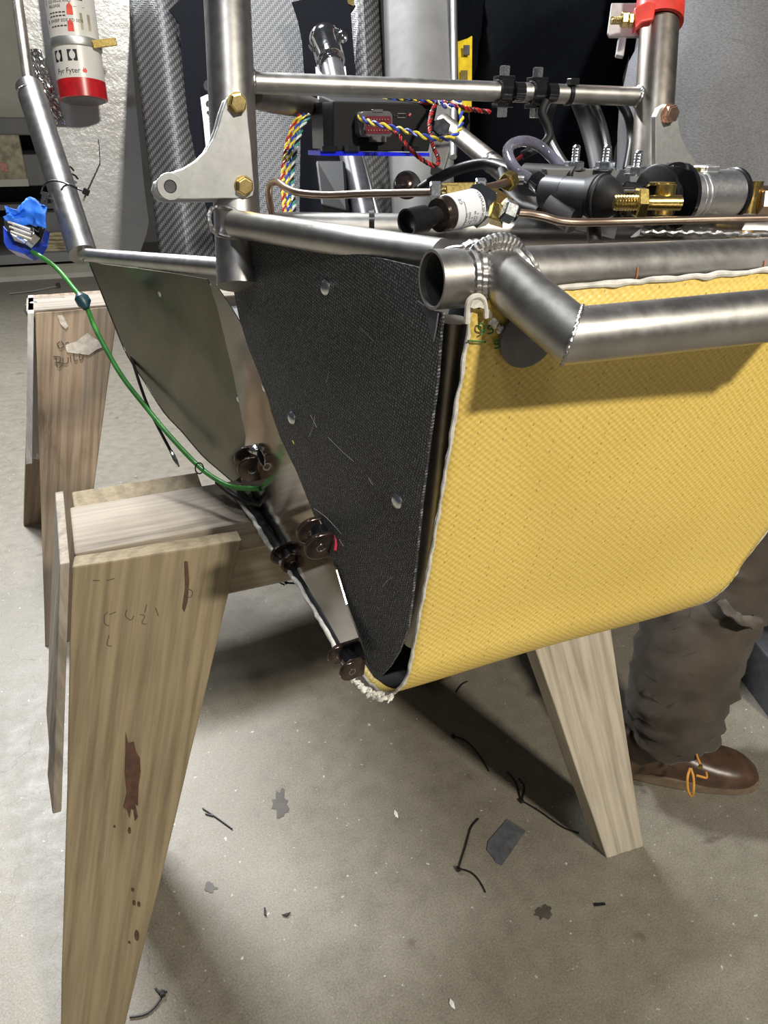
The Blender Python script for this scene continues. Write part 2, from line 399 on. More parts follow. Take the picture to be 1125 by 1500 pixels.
# ================================================================== SAWHORSES
def board(a0, a1, b0, b1, th, name, mat, par, label=None):
    """tapered board: top edge a0-a1, bottom edge b0-b1, thickness th along the face normal"""
    a0, a1, b0, b1 = map(V, (a0, a1, b0, b1))
    zl = ((a0+a1)/2-(b0+b1)/2).normalized(); xl = (a1-a0); xl = (xl-zl*xl.dot(zl)).normalized(); yl = zl.cross(xl)
    c = (a0+a1+b0+b1)/4
    mw = Matrix((xl, yl, zl)).transposed().to_4x4(); mw.translation = c; inv = mw.inverted()
    off = V((0, 1, 0))*th
    q = [inv @ p for p in (a0, a1, b1, b0)]
    # subdivide the outline for slightly uneven edges
    pts = []
    for i in range(4):
        for j in range(8):
            t = j/8; p = q[i].lerp(q[(i+1) % 4], t)
            if j: p = p+V((random.uniform(-1, 1)*.0007, 0, random.uniform(-1, 1)*.0007))
            p.y = q[i].lerp(q[(i+1) % 4], t).y; pts.append(p)
    o = MB().prism(pts, off).build(name, mat, par, smooth=False, mw=mw, bevel=.0022, label=label)
    return o
sh = thing('sawhorse', (.28, .9, 0), 'large weathered wooden sawhorse in front, carrying the nose of the yellow-fronted frame', 'sawhorse')
th = .038
board((-.043,.771,.70), (.142,.758,.70), (-.19,.65,0), (-.118,.65,0), th, 'leg', 'wood_near', sh, 'broad near left leg with dark brown gouge')
board((.465,.765,.70), (.635,.765,.70), (.697,.65,0), (.772,.645,0), th, 'leg', 'wood_pale', sh, 'pale tapered leg on the right')
board((-.035,.975,.70), (.13,.975,.70), (-.15,1.15,0), (-.08,1.15,0), -th, 'leg', 'wood_near', sh)
board((.43,.975,.70), (.60,.975,.70), (.60,1.22,0), (.67,1.22,0), -th, 'leg', 'wood_near', sh)
# beam: box whose grain runs along local z = world x
bmw = Matrix.Rotation(math.pi/2, 4, 'Y'); bmw.translation = V((.28, .872, .676))
MB().box((0,0,0), (.040,.128,.64)).build('beam', 'wood_top', sh, smooth=False, mw=bmw, bevel=.003, label='top beam with weathered grey grain')
bmw2 = Matrix.Rotation(math.pi/2, 4, 'Y'); bmw2.translation = V((.28, .872, .622))
MB().box((0,0,0), (.068,.10,.60)).build('stretcher', 'wood_pale', sh, smooth=False, mw=bmw2, bevel=.003)
# end gusset, splintered at its foot
def gusset(par, top_f, top_b, bot_b, bot_f, th, mat, label):
    pts = [V(top_f), V(top_b), V(bot_b)]
    for k in range(1, 9):
        t = k/9; p = V(bot_b).lerp(V(bot_f), t); p.z += random.uniform(-.02, .028); pts.append(p)
    pts.append(V(bot_f))
    return MB().prism(pts, (-th, 0, 0)).build('end_board', mat, par, smooth=False, bevel=.0012, label=label)
gusset(sh, (-.0445,.772,.705), (-.0445,.97,.705), (-.105,1.05,.42), (-.109,.715,.41), .010, 'wood_top', 'grey end board with splintered lower edge')
# brown gouge and dark drips on the near leg, lettering scratched in pencil
LEGN = pl3((-.043,.771,.70), (.142,.758,.70), (-.19,.65,0))
def on_leg(px, py, lift=.0006):
    p = onp(px, py, LEGN[0], LEGN[1]); n = LEGN[0] if LEGN[0].y < 0 else -LEGN[0]; return p+n*lift
def patch(pts, name, mat, par, fn, off=(0,-.0004,0), label=None):
    return MB().prism([fn(*p) for p in pts], off).build(name, mat, par, smooth=False, label=label)
plain('gouge', (.075,.035,.02), .7, sc=90, vary=.4, bmp=.3)
patch([(184,1072),(188,1088),(196,1086),(199,1100),(205,1110),(206,1130),(203,1150),(202,1180),(198,1176),(202,1196),(198,1202),(196,1186),(192,1184),(190,1198),(187,1186),(181,1182),(186,1160),(183,1130),(184,1100)], 'gouge', 'gouge', sh, on_leg, label='dark brown gouge')
patch([(270,822),(275,822),(277,850),(275,880),(270,896),(267,890),(271,860)], 'gouge', 'gouge', sh, on_leg)
for (x, y, a, c) in ((190,1216,2,5),(195,1303,2,3),(197,1322,2,4),(204,1324,2,4),(201,1370,3,8),(168,1210,1.5,2),(190,1380,1.5,2)):
    patch([(x+a*math.cos(t*math.pi/4), y+c*math.sin(t*math.pi/4)) for t in range(8)], 'stain_drip', 'gouge', sh, on_leg)
def strokes(lines, name, mat, par, r, label=None, k=4, n=6):
    mb = MB()
    for l in lines: mb.sweep(smooth_path(l, k) if len(l) > 2 else l, r, n)
    o = mb.build(name, mat, par, label=label); o['kind'] = 'stuff'
    return o
metal('pencil', (.06,.05,.04), (.1,.085,.06), .7, met=0)
hand = [[(158,896),(153,902),(154,914),(160,916)],[(160,900),(170,896)],[(186,893),(184,902),(192,908),(196,902)],[(215,885),(212,897)],[(160,930),(157,944),(164,946)],[(205,900),(212,902),(208,912),(214,914)],[(228,890),(232,902)],[(275,862),(282,866),(280,874),(274,874)],[(156,850),(168,847)],[(136,850),(146,850)]]
strokes([[on_leg(x, y) for x, y in l] for l in hand], 'handwriting', 'pencil', sh, .0004, 'faint pencil handwriting')

fh = thing('sawhorse', (.1, 2.05, 0), 'smaller brown wooden sawhorse behind at left, under the rear of the frame, pencilled BUILD', 'sawhorse')
FY = 1.95
fa = ony(52, 462, FY); fb = ony(160, 446, FY); ztop = (fa.z+fb.z)/2
f0 = onz(66, 948); f1 = onz(88, 944)
fa = V((fa.x, FY, ztop)); fb = V((fb.x+.02, FY, ztop))
board(fa, fb, (f0.x, f0.y, 0), (f0.x+.065, f0.y, 0), .03, 'leg', 'wood_far', fh)
g0 = onz(34, 765); board(V((fa.x-.01, FY+.24, ztop)), V((fb.x, FY+.24, ztop)), (g0.x, g0.y, 0), (g0.x+.10, g0.y, 0), -.03, 'leg', 'wood_far', fh)
bx = Matrix.Rotation(math.pi/2, 4, 'Y'); bx.translation = V((fa.x+.40, FY+.12, ztop-.016))
MB().box((0,0,0), (.032,.17,.84)).build('beam', 'wood_top', fh, smooth=False, mw=bx, bevel=.003)
board((fa.x+.66,FY,ztop),(fa.x+.82,FY,ztop),(fa.x+.86,f0.y,0),(fa.x+.93,f0.y,0), .03, 'leg', 'wood_far', fh)
board((fa.x+.66,FY+.24,ztop),(fa.x+.82,FY+.24,ztop),(fa.x+.86,g0.y,0),(fa.x+.93,g0.y,0), -.03, 'leg', 'wood_far', fh)
gusset(fh, (fa.x-.002,FY+.002,ztop), (fa.x-.002,FY+.24,ztop), (fa.x-.07,FY+.22,.30), (fa.x-.075,FY-.07,.40), .014, 'wood_white', 'white painted end board, splintered')
LF = pl3(fa, fb, (f0.x, f0.y, 0))
def on_far(px, py):
    n = LF[0] if LF[0].y < 0 else -LF[0]; return onp(px, py, LF[0], LF[1])+n*.002
hw = [[(88,500),(84,504),(88,510),(94,506),(90,500)],[(96,508),(97,502),(101,502)],
      [(82,523),(84,538)],[(78,522),(88,523),(88,529),(80,531)],[(80,531),(92,532),(86,539)],[(92,524),(93,532),(99,531),(100,523)],[(103,521),(104,530)],[(108,518),(109,528),(114,527)],[(116,518),(122,521),(120,526),(117,527),(116,518)]]
strokes([[on_far(x, y) for x, y in l] for l in hw], 'handwriting', 'pencil', fh, .0010, 'pencilled word BUILD')
plain('pale_smear', (.5,.45,.38), .7, sc=60, vary=.3)
patch([(95,506),(112,500),(128,488),(136,494),(146,500),(152,508),(142,512),(130,520),(112,518),(98,516)], 'scrape', 'pale_smear', fh, on_far, (0,-.0006,0), 'pale scraped patch')
patch([(84,462),(92,462),(100,478),(96,482),(88,474)], 'scrape', 'pale_smear', fh, on_far, (0,-.0006,0))
plain('burn', (.045,.022,.012), .8, sc=40, vary=.4)
burnp = [(150+22*math.cos(t*.52)*random.uniform(.85,1.1), 533+20*math.sin(t*.52)*random.uniform(.85,1.1)) for t in range(12)]
# blob on the far sawhorse's beam end and a zip tie lying across it
n0 = P(50, 449, 1.86)
tag(MB().lathe(n0-V((0,0,.02)), (0,0,1), [(0,.022),(.012,.026),(.026,.020),(.032,.006)], 14).build('adhesive_lump', 'grey_plastic'), 'small dark grey lump stuck on the corner of the rear sawhorse', 'lump')
tag(MB().sweep([P(14,431,1.88), P(50,427,1.90), P(84,420,1.92)], .0022, 6).add([P(84,420,1.92)+V(d) for d in ((-.005,0,-.004),(.008,0,-.004),(.008,0,.010),(-.002,0,.010))], [(0,1,2,3)]).build('zip_tie', 'black_wire'), 'black zip tie lying across the top end of the rear sawhorse', 'zip tie')

# ================================================================== CHASSIS FRAME
fr = thing('race_car_frame', (.35, .9, .70), 'welded bare steel tube space frame with a sawn-open tube end above the yellow sheet', 'frame')
def wtube(a, b, r, mat='raw_steel', hollow=False, label=None, name='tube'):
    mb = MB()
    if hollow: mb.pipe(a, b, r)
    else:
        a, b = V(a), V(b); mb.sweep([a.lerp(b, t/6) for t in range(7)], r, 36)
    # long local axis along z for stable texture
    return mb.build(name, mat, fr, label=label)
def weld(par, A, d, r, Pm, dm, R, bead=.0022, nb=26, a0=0, a1=2*math.pi):
    """bead where a branch tube (point A, direction d towards the main tube, radius r) meets the main cylinder"""
    d = V(d).normalized(); dm = V(dm).normalized(); up = V((0,0,1)) if abs(d.z) < .9 else V((0,1,0))
    x = d.cross(up).normalized(); y = d.cross(x); pts = []; K = nb*6
    for k in range(K+1):
        an = a0+(a1-a0)*k/K; o = V(A)+(x*math.cos(an)+y*math.sin(an))*(r+bead*.2)
        w0 = (o-V(Pm)); w1 = w0-dm*w0.dot(dm); d1 = d-dm*d.dot(dm)
        aa = d1.dot(d1); bb = 2*w1.dot(d1); cc = w1.dot(w1)-R*R; disc = bb*bb-4*aa*cc
        t = (-bb-math.sqrt(disc))/(2*aa) if disc > 0 else -bb/(2*aa)
        pts.append(o+d*t)
    rs = [bead*(1+.09*math.sin(k*2*math.pi/6)) for k in range(K+1)]
    return MB().sweep(pts, rs, 8).build('weld_bead', 'bead', par)
# main bulkhead tube
mA = P(632, 410, .452); mB = V(mA) + (P(1113, 385, .555)-V(mA))*1.25
rM = .0178
main = wtube(mA, mB, rM, hollow=True, label='front cross tube with open left end')
dmm = (V(mB)-V(mA)).normalized()
metal('tube_shade', (.03,.03,.032), (.07,.07,.072), .6, 30, .1, met=.4)  # dark colour stands in for the shade inside the open tube
MB().pipe(V(mA)+dmm*.004, V(mB)-dmm*.004, rM-.0016, .0004).build('shade_lining', 'tube_shade', main, label='dark lining painted as the shade inside the tube')
# second cross tube just behind
wtube(P(400,334,.66), P(1240,342,.70), .0135, 'raw_steel')
sideA = P(648, 376, .475); sideB = P(345, 328, .625)
side_t = wtube(sideA, sideB, .0112)
# left post, right post
pLa, pLb = P(329, -90, .64), P(352, 420, .655)
rP = .0202
postL = wtube(pLa, pLb, rP, label='left upright tube')
pRa, pRb = P(972, -60, .775), P(948, 330, .765)
postR = wtube(pRa, pRb, .0197, 'raw_steel_warm', label='right upright tube with heat tint')
cA, cB = P(362, 121, .655), P(944, 142, .77)
cross = wtube(cA, cB, .0088, label='thin upper cross tube')
weld(cross, V(cA).lerp(V(cB), .2), V(cA)-V(cB), .0088, pLa, V(pLb)-V(pLa), rP, .0017, 16)
weld(cross, V(cA).lerp(V(cB), .8), V(cB)-V(cA), .0088, pRa, V(pRb)-V(pRa), .0197, .0017, 16)
weld(side_t, V(sideA).lerp(V(sideB), .5), V(sideB)-V(sideA), .0112, pLa, V(pLb)-V(pLa), rP, .0020, 18)
weld(side_t, V(sideA).lerp(V(sideB), .4), V(sideA)-V(sideB), .0112, mA, V(mB)-V(mA), rM, .0020, 18)
# bumper hoop
b0 = P(722, 395, .462); b1 = P(838, 492, .428); b2 = V(b1)+(P(1113,464,.458)-V(b1))*1.62
rB = .0163
bd1 = (V(b1)-V(b0)).normalized(); bd2 = (V(b2)-V(b1)).normalized()
def mitred(a, b, c, r, n=40):
    """tube a-b-c with a mitre at b; returns two meshes"""
    a, b, c = V(a), V(b), V(c); t1 = (b-a).normalized(); t2 = (c-b).normalized(); mn = (t1+t2).normalized()
    out = []
    for p, t in ((a, t1), (c, t2)):
        x = t.cross(V((0,0,1))).normalized(); y = t.cross(x); vs = []
        ring = [(x*math.cos(2*math.pi*k/n)+y*math.sin(2*math.pi*k/n))*r for k in range(n)]
        vs += [p+q for q in ring]
        for q in ring:
            o = b+q; s_ = -(o-b).dot(mn)/t.dot(mn); vs.append(o+t*s_)
        mb = MB(); mb.add(vs, [(k, (k+1) % n, n+(k+1) % n, n+k) for k in range(n)]+[tuple(range(n))[::-1], tuple(range(n, 2*n))]); out.append((mb, [v for v in vs[n:]]))
    return out
(q1, ring1), (q2, _) = mitred(b0, b1, b2, rB)
bum1 = q1.build('tube', 'raw_steel', fr, label='short slanting tube of the front hoop')
bum2 = q2.build('tube', 'raw_steel', fr, label='front hoop tube crossing before the yellow sheet')
def beadpath(pts, par, bead, per=3.0):
    pts = smooth_path(pts, 3); rs = [bead*(1+.3*math.sin(k*2*math.pi/per)) for k in range(len(pts))]
    MB().sweep(pts, rs, 8).build('weld_bead', 'bead', par)
beadpath(ring1+[ring1[0]], bum1, .0010, 4)
wtube(b2, V(b2)+V((.045,.085,.02)), rB)
weld(bum1, b1, -bd1, rB, mA, V(mB)-V(mA), rM, .0034, 36)
# second cover pass of weld, a little outside
weld(bum1, V(b1), -bd1, rB+.0036, mA, V(mB)-V(mA), rM-.0006, .0032, 40)
# orange marker ticks and a blued weld under the main tube
def on_main(px, lat, r=rM+.0004):
    dm = (V(mB)-V(mA)).normalized(); best = None
    for k in range(400):
        p = V(mA)+dm*k*.0012; rel = p-C0; D = rel.dot(CF); X = 562.5+FOC*rel.dot(CR)/D
        if X >= px: break
    f = V((0,-1,0)); f = (f-dm*f.dot(dm)).normalized(); u = dm.cross(f); u = u if u.z > 0 else -u
    return p+(f*math.cos(lat)+u*math.sin(lat))*r
for px in (905, 1088):
    MB().sweep([on_main(px+k*.4, .25-k*.16) for k in range(6)], .0006, 6).build('marker_tick', 'orange_mark', main)
metal('blued', (.05,.07,.12), (.28,.2,.12), .25, 60, .1)
# left cockpit node: thin horizontal tube, thick rising tube, thinner tube above
nA = P(122, 373, 1.05)
thin_t = wtube(P(335, 392, .70), nA, .0088, label='thin tube above the polished panel')
rise = wtube(nA, P(43, 128, 1.13), .0198, label='slanting tube of the left cockpit side')
upper = wtube(P(44, 135, 1.13), P(17, -60, 1.22), .0085, 'raw_steel_warm')
MB().lathe(P(44,140,1.125), (P(17,-60,1.22)-P(44,140,1.125)), [(-.002,.0198),(.006,.016),(.016,.010)], 24).build('tube_end', 'raw_steel', rise)
beadpath([P(118,385,1.032), P(124,378,1.03), P(131,369,1.03), P(137,366,1.032)], thin_t, .0016)
# tapered stub and diagonal
MB().sweep([P(368,140,.67), P(400,146,.74), P(440,154,.84), P(466,160,.90)], [.0105,.0125,.0125,.0105], 24).build('tube', 'raw_steel_warm', fr)
dg1, dg2 = P(650,180,1.02), P(850,345,.74)
diag = wtube(dg1, dg2, .0115, 'raw_steel_warm', label='diagonal brace tube')
MB().lathe(V(dg1).lerp(V(dg2), .42), V(dg2)-V(dg1), [(0,.0120),(.002,.0124),(.006,.0124),(.009,.0118)], 24).build('collar', 'black_plastic', diag)
# inner vertical tube on the right of the carbon panel
inL = [P(664,468,.485), P(655,560,.51), P(640,700,.565), P(622,860,.64), P(607,940,.672)]
MB().sweep(smooth_path(inL, 4), .0105, 20).build('tube', 'raw_steel_warm', fr, label='upright tube behind the sheet edge')
inL = [P(668,425,.480), P(664,468,.485)]
# disc tab
dN = V((0, -1, -.16)).normalized()
MB().lathe(onp(772, 492, (0,1,.16), .562), dN, [(0,.0205),(.003,.0208),(.0035,.0200)], 40).build('disc_tab', 'grey_plastic', fr, label='round flat grey disc')
# bits of lower structure behind the main tube: gusset, rough weld
MB().prism([P(820,330,.64), P(860,322,.66), P(905,330,.66), P(900,350,.64)], (0,.004,0)).build('gusset', 'raw_steel', fr, smooth=False)
MB().prism([P(930,350,.62), P(945,338,.63), P(1130,340,.63), P(1130,352,.62)], (0,.006,.001)).build('gusset', 'raw_steel_warm', fr, smooth=False)
mb = MB(); pp = [P(938+i*4.2, 340+1.2*math.sin(i*1.3)+i*.10, .615) for i in range(48)]
mb.sweep(pp, [.0020*(1+.35*math.sin(i*1.9)) for i in range(48)], 8).build('weld_bead', 'bead', fr)
MB().sweep([P(868,322,.63), P(872,358,.62)], .006, 14).build('tube', 'raw_steel', fr)
# lower rails (hidden but holding panels): nose left and right bottom rails
wtube((.240,.52,.722), (.235,1.25,.722), .011, 'black_rubber', label='dark lower left rail')
wtube((.480,.52,.722), (.480,1.25,.722), .011, 'raw_steel_warm')
wtube((.235,1.24,.722), (.480,1.24,.722), .011, 'raw_steel_warm')
wtube(P(1113,385,.555)+V((.06,0,0)), V((.500,.52,.725)), .0105, 'raw_steel_warm')
wtube((.545,.43,1.03), pRb, .0112, 'raw_steel_warm')
wtube(pRb, (.72,1.3,.95), .0112, 'raw_steel_warm')

pan = thing('light_block_pan', (.35,1.2,.716), 'unseen dull metal pan added inside the bottom of the frame to block light', 'panel')  # unseen pan, added to keep overhead light off the interior and floor
MB().prism([(.205,.53,.716),(.49,.53,.716),(.49,1.05,.716),(.86,1.30,.716),(.86,2.2,.716),(.20,2.2,.716),(.20,1.05,.716)], (0,0,.002)).build('pan', 'alu_dull', pan, smooth=False)
# ------------------------------------------------------------------ bracket plates with bolts
def hexbolt(par, c, nrm, r=.0095, name='bolt', mat='gold_zinc', rot=.2):
    n = V(nrm).normalized()
    w_ = MB().lathe(c, n, [(0,r*1.12),(.0012,r*1.12)], 24).build('washer', mat, par)
    MB().lathe(V(c)+n*.0012, n, [(0,r),(.005,r),(.0062,r*.86),(.0063,r*.80)], 6, rot).build(name, mat, par, smooth=False)
by = .678
bl = [(333,143),(345,137),(356,141),(362,153),(364,180),(368,215),(371,255),(373,276),(371,287),(362,291),(330,291),(280,292),(245,292),(234,288),(228,275),(231,263),(242,256),(268,247),(288,235),(303,220),(313,203),(320,185),(326,162)]
br = thing('bracket_plate', ony(300,250,by), 'left brushed aluminium bracket plate bolted to the upright tube by two yellow bolts', 'bracket')
MB().prism([ony(x, y, by) for x, y in bl], (0,.0055,0)).build('plate', 'aluminium', br, smooth=False, bevel=.0008)
MB().prism([ony(x-6, y+5, by+.012) for x, y in bl[9:] + bl[:2]], (0,.0055,0)).build('rear_plate', 'aluminium', br, smooth=False, bevel=.0008)
hexbolt(br, ony(347,151,by), (0,-1,0), .0072); hexbolt(br, ony(357,272,by), (0,-1,0), .0072, rot=.5)
wa = ony(249,273,by)
MB().lathe(wa, (0,-1,0), [(0,.0105),(.0018,.0102),(.0018,.0052),(0,.0050)], 28).build('washer', 'aluminium', br)
MB().lathe(wa, (0,-1,0), [(0,.0046),(.0008,.0046)], 20).build('hole', 'grey_plastic', br)
ry = .632
brr = [(960,171),(966,158),(976,152),(987,156),(993,168),(997,195),(1006,218),(1020,238),(1036,250),(1052,262),(1052,300),(965,300),(960,250)]
b2_ = thing('bracket_plate', ony(1000,220,ry), 'right aluminium bracket plate with one copper-coloured bolt beside the silver cylinder', 'bracket')
MB().prism([ony(x, y, ry) for x, y in brr], (0,.006,0)).build('plate', 'aluminium', b2_, smooth=False, bevel=.0008)
hexbolt(b2_, ony(979,167,ry), (0,-1,0), .0080, mat='bolt_copper')

# ------------------------------------------------------------------ yellow aramid sheet
prof = [(.400, 1.034)]                                             # (y, z) down the front, round the bend, back along the belly
for i in range(1, 13):
    z = 1.034-(1.034-.738)*i/12; prof.append((.570-.16*z-.0055, z))
cy, cz, rr = .5075, .729, .0615
for i in range(1, 13):
    a = math.pi*.98 + (math.pi*.52)*i/12
    prof.append((cy+rr*math.cos(a), cz+rr*math.sin(a)))
for i in range(1, 15):
    yy = cy+.78*i/14; prof.append((yy, (cz-rr)+(.702-(cz-rr))*min(1, (yy-cy)/.29)))
def lx(i):
    y, z = prof[i]; t = max(0, min(1, (1.034-z)/.3)); v = .229-.015*t**1.5
    if i > 12: v = .214-.016*min(1, (i-12)/12)
    if i > 24: v = max(.188, .198-.10*(y-cy))
    return v
def rx(i):
    z = prof[i][1]; t = max(0, min(1, (.80-z)/.125)); v = .605-.060*t**1.3
    if prof[i][0] > .5: v = .500
    return v
rows = []; NC = 46
for i, (y, z) in enumerate(prof):
    r_ = []
    for j in range(NC+1):
        t = j/NC; x = lx(i)+(rx(i)-lx(i))*t
        r_.append(V((x, y+.0015*math.sin(x*22+z*9), z)))
    rows.append(r_)
acc = [0]
for i in range(1, len(prof)): acc.append(acc[-1]+math.dist(prof[i], prof[i-1]))
ys = thing('aramid_sheet', (.40,.50,.69), 'yellow woven aramid sheet curving down the front of the frame and under its nose', 'sheet')
sheetm = MB().grid(rows, uvf=lambda i, j: (rows[i][j].x + acc[i]*.12, -acc[i]))
sheetm.build('sheet', 'aramid', ys, solid=.0022)
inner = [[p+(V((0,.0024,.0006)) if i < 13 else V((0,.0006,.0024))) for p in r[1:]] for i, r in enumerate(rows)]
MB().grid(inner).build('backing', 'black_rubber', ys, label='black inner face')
# pale raw edge
ed = []
for i in range(len(prof)):
    y, z = prof[i]; k = rows[i][0].copy(); ed.append(k+V((-.0004, -.0006 if y < .5 else 0, 0)))
ed = smooth_path(ed, 5)
MB().sweep(ed, [.0014*(1+.5*noise.noise(p*120)) for p in ed], 8, jit=.0013).build('raw_edge', 'white_edge', ys, label='ragged whitish cut edge')
ed = smooth_path([r[-1] for r in rows], 4)
MB().sweep(ed, [.0013*(1+.5*noise.noise(p*200)) for p in ed], 6, jit=.0006).build('raw_edge', 'white_edge', ys)
ed = smooth_path([rows[0][j]+V((0,-.001,.0015*noise.noise(V((j*.7,0,0))))) for j in range(5, NC+1)], 4)
MB().sweep(ed, [.0021*(1+.4*noise.noise(p*45)) for p in ed], 8, jit=.0008).build('raw_edge', 'white_edge', ys, label='lumpy white top edge')
NS = (V((0,1,.16)).normalized())
def on_sheet(px, py, l=.0032): return onp(px, py, (0,1,.16), .5645)-NS*l
mb = MB(); mb.sweep(smooth_path([on_sheet(*q) for q in ((681,470),(682,445),(687,435),(697,432),(705,437),(708,450),(709,462))], 5), .0019, 8, jit=.0008)
mb.build('raw_edge', 'white_edge', ys, label='rounded white tip at the upper left')
MB().prism([on_sheet(*q) for q in ((684,447),(687,438),(697,434),(704,439),(706,450),(698,447),(690,449))], (0,-.001,0)).build('resin_patch', 'white_resin', ys)
mb = MB()
for k in range(26):
    t = k/25; c = on_sheet(706+t*34+random.uniform(-4,6), 456+t*34+random.uniform(-5,3), .002)
    mb.lathe(c, (random.uniform(-1,1),-1,random.uniform(-1,1)), [(-.001,.0005),(0,.0019),(.0012,.0006)], 7)
o = mb.build('torn_fibres', 'white_resin', ys, label='torn grey fibre fringe'); o['kind'] = 'stuff'
gl = [[(688,448),(700,450)], [(683,497),(709,499)],
      [(707,474),(700,472),(699,480),(706,482),(707,474),(706,485),(701,488)],
      [(722,473),(714,475),(713,480),(719,480),(719,485),(712,487)],
      [(729,496),(723,497),(722,502),(728,502),(728,507),(722,508)], [(733,494),(737,496),(734,507),(739,506)]]
strokes([[on_sheet(x, y, .0022) for x, y in l] for l in gl], 'green_marks', 'green_ink', ys, .00055, 'green handwritten lines and figures 95 and 5')
# frayed thread at the bottom corner, and white resin blobs at the bend
MB().sweep([P(574,1016,.632), P(572,1023,.630), P(568,1030,.628)], [.0012,.0009,.0006], 6).build('loose_thread', 'white_edge', ys)
mb = MB()
for k in range(60):
    t = k/59; px_ = 516+t*58; py_ = 997+24*math.sin(min(1, t*1.35)*1.45)+random.uniform(-5, 4); q = onz(px_+random.uniform(-3,3), py_, .676)
    mb.lathe(q, (random.uniform(-1,1),random.uniform(-1,1),random.uniform(-1,1)), [(-.002,.0006),(0,random.uniform(.0018,.0034)),(.002,.0006)], 7)
o = mb.build('resin_beads', 'white_resin', ys, label='crumbly white resin along the lower edge'); o['kind'] = 'stuff'

# ------------------------------------------------------------------ carbon side panel
CPn, CPc = pl3((.150,.690,1.03), (.212,.425,1.02), (.183,.470,.70))
def on_cp(px, py, lift=0):
    n = CPn if CPn.x < 0 else -CPn; return onp(px, py, CPn, CPc)+n*lift
cpo = [(340,349),(352,350),(420,358),(500,370),(560,379),(614,392),(618,425),(630,455),(648,458),(645,490),(640,560),(628,650),(617,740),(609,820),(603,880),(596,925),(584,955),(570,978),(558,990),(551,994),(542,980),(520,925),(505,880),(490,830),(470,780),(452,735),(434,690),(412,645),(398,600),(380,550),(362,505),(350,465),(343,430),(339,385)]
cp = thing('carbon_panel', on_cp(560,990), 'black rough-textured carbon fibre panel on the left side of the nose, with round rivets', 'panel')
offn = (CPn if CPn.x > 0 else -CPn)*.0022
MB().prism([on_cp(*q) for q in cpo], offn).build('panel', 'carbon_peel', cp, smooth=False)
def rivet(par, c, n, r, slot=True):
    n = V(n).normalized()
    o = MB().lathe(c, n, [(-.001,r*.8),(0,r),(.0010,r),(.0024,r*.78),(.0030,r*.45),(.0031,.0)], 24).build('rivet', 'zinc', par)
cn_ = CPn if CPn.x < 0 else -CPn
for (x, y) in ((478,421),(429,612),(583,734)): rivet(cp, on_cp(x, y, .0004), cn_, .0058)
patch([(614,440),(632,452),(645,458),(642,480),(638,500),(634,490),(628,462)], 'gusset_tab', 'grey_plastic', cp, lambda x, y: on_cp(x, y, .001), (-.001,0,0))
metal('scratch', (.30,.30,.29), (.45,.45,.44), .5, met=.2)
strokes([[on_cp(x, y, .0001) for x, y in l] for l in ([(528,480),(540,492),(548,500)],[(452,640),(458,628),(461,610)],[(455,608),(462,622),(464,626)],[(480,640),(500,660),(518,676)],[(478,560),(482,545)],[(460,745),(478,758),(500,782)],[(497,790),(503,800)],[(540,700),(546,710)],[(560,860),(568,850),(575,846)])], 'scratches', 'scratch', cp, .00022)['kind'] = 'stuff'
# yellow fibre scraps on the panel and tube
strokes([[on_cp(478,371,.002), on_cp(482,362,.004), on_cp(486,356,.005)], [on_cp(430,645,.001), on_cp(432,650,.001)]], 'fibre_scrap', 'yellow_wire', cp, .0004)
# ------------------------------------------------------------------ polished panel (outer) and inner sheet
A1 = (.044,1.177,.967); B1 = (.176,.932,.692); C1 = tuple(P(305,408,.84))
Pn, Pc = pl3(A1, B1, C1)
pfront = Pn if Pn.x < 0 else -Pn
def on_pp(px, py, l=0): return onp(px, py, Pn, Pc)+pfront*l
def panel_bulge(px, py):
    p = on_pp(px, py); return p
ppo = [(130,384),(150,387),(200,393),(250,400),(303,409),(312,425),(322,455),(335,500),(346,550),(355,600),(362,640),(366,668),(372,700),(384,722),(372,724),(350,714),(322,690),(296,667),(266,632),(240,604),(212,560),(186,520),(165,470),(147,425)]
pp_ = thing('polished_panel', on_pp(350,700), 'dark olive-reflecting polished metal panel hanging below the thin tube at left', 'panel')
MB().prism([panel_bulge(*q) for q in ppo], -pfront*.0016).build('panel', 'mirror_olive', pp_, smooth=False)
MB().lathe(on_pp(234,431,.0003), pfront, [(0,.0034),(.0003,.0034)], 16).build('rivet_hole', 'paint_chip', pp_)
rivet(pp_, on_pp(352,584,.0003), pfront, .0060)
mb = MB().sweep(smooth_path([on_pp(*q) for q in ppo[15:]+ppo[:1]], 3), .0010, 6); mb.build('edge', 'chrome', pp_, label='bright lower edge')
S2n, S2c = pl3((.176,.93,.704), (.182,.52,.682), P(330,415,.765))
s2f = S2n if S2n.x < 0 else -S2n
def on_s2(px, py, l=0): return onp(px, py, S2n, S2c)+s2f*l
s2o = [(304,411),(316,418),(335,445),(356,480),(372,520),(386,548),(396,600),(413,648),(436,694),(455,740),(473,790),(492,835),(507,885),(522,925),(535,960),(515,965),(500,945),(470,890),(445,850),(420,815),(396,780),(372,740),(352,716),(360,640),(340,540),(318,450)]
s2 = thing('polished_panel', on_s2(500,900), 'narrow mirror-polished metal strip between the olive panel and the black carbon panel', 'panel')
MB().prism([on_s2(*q) for q in s2o], -s2f*.0012).build('panel', 'mirror_sheet', s2, smooth=False)
rivet(s2, on_s2(389,566,.0004), s2f, .0055)
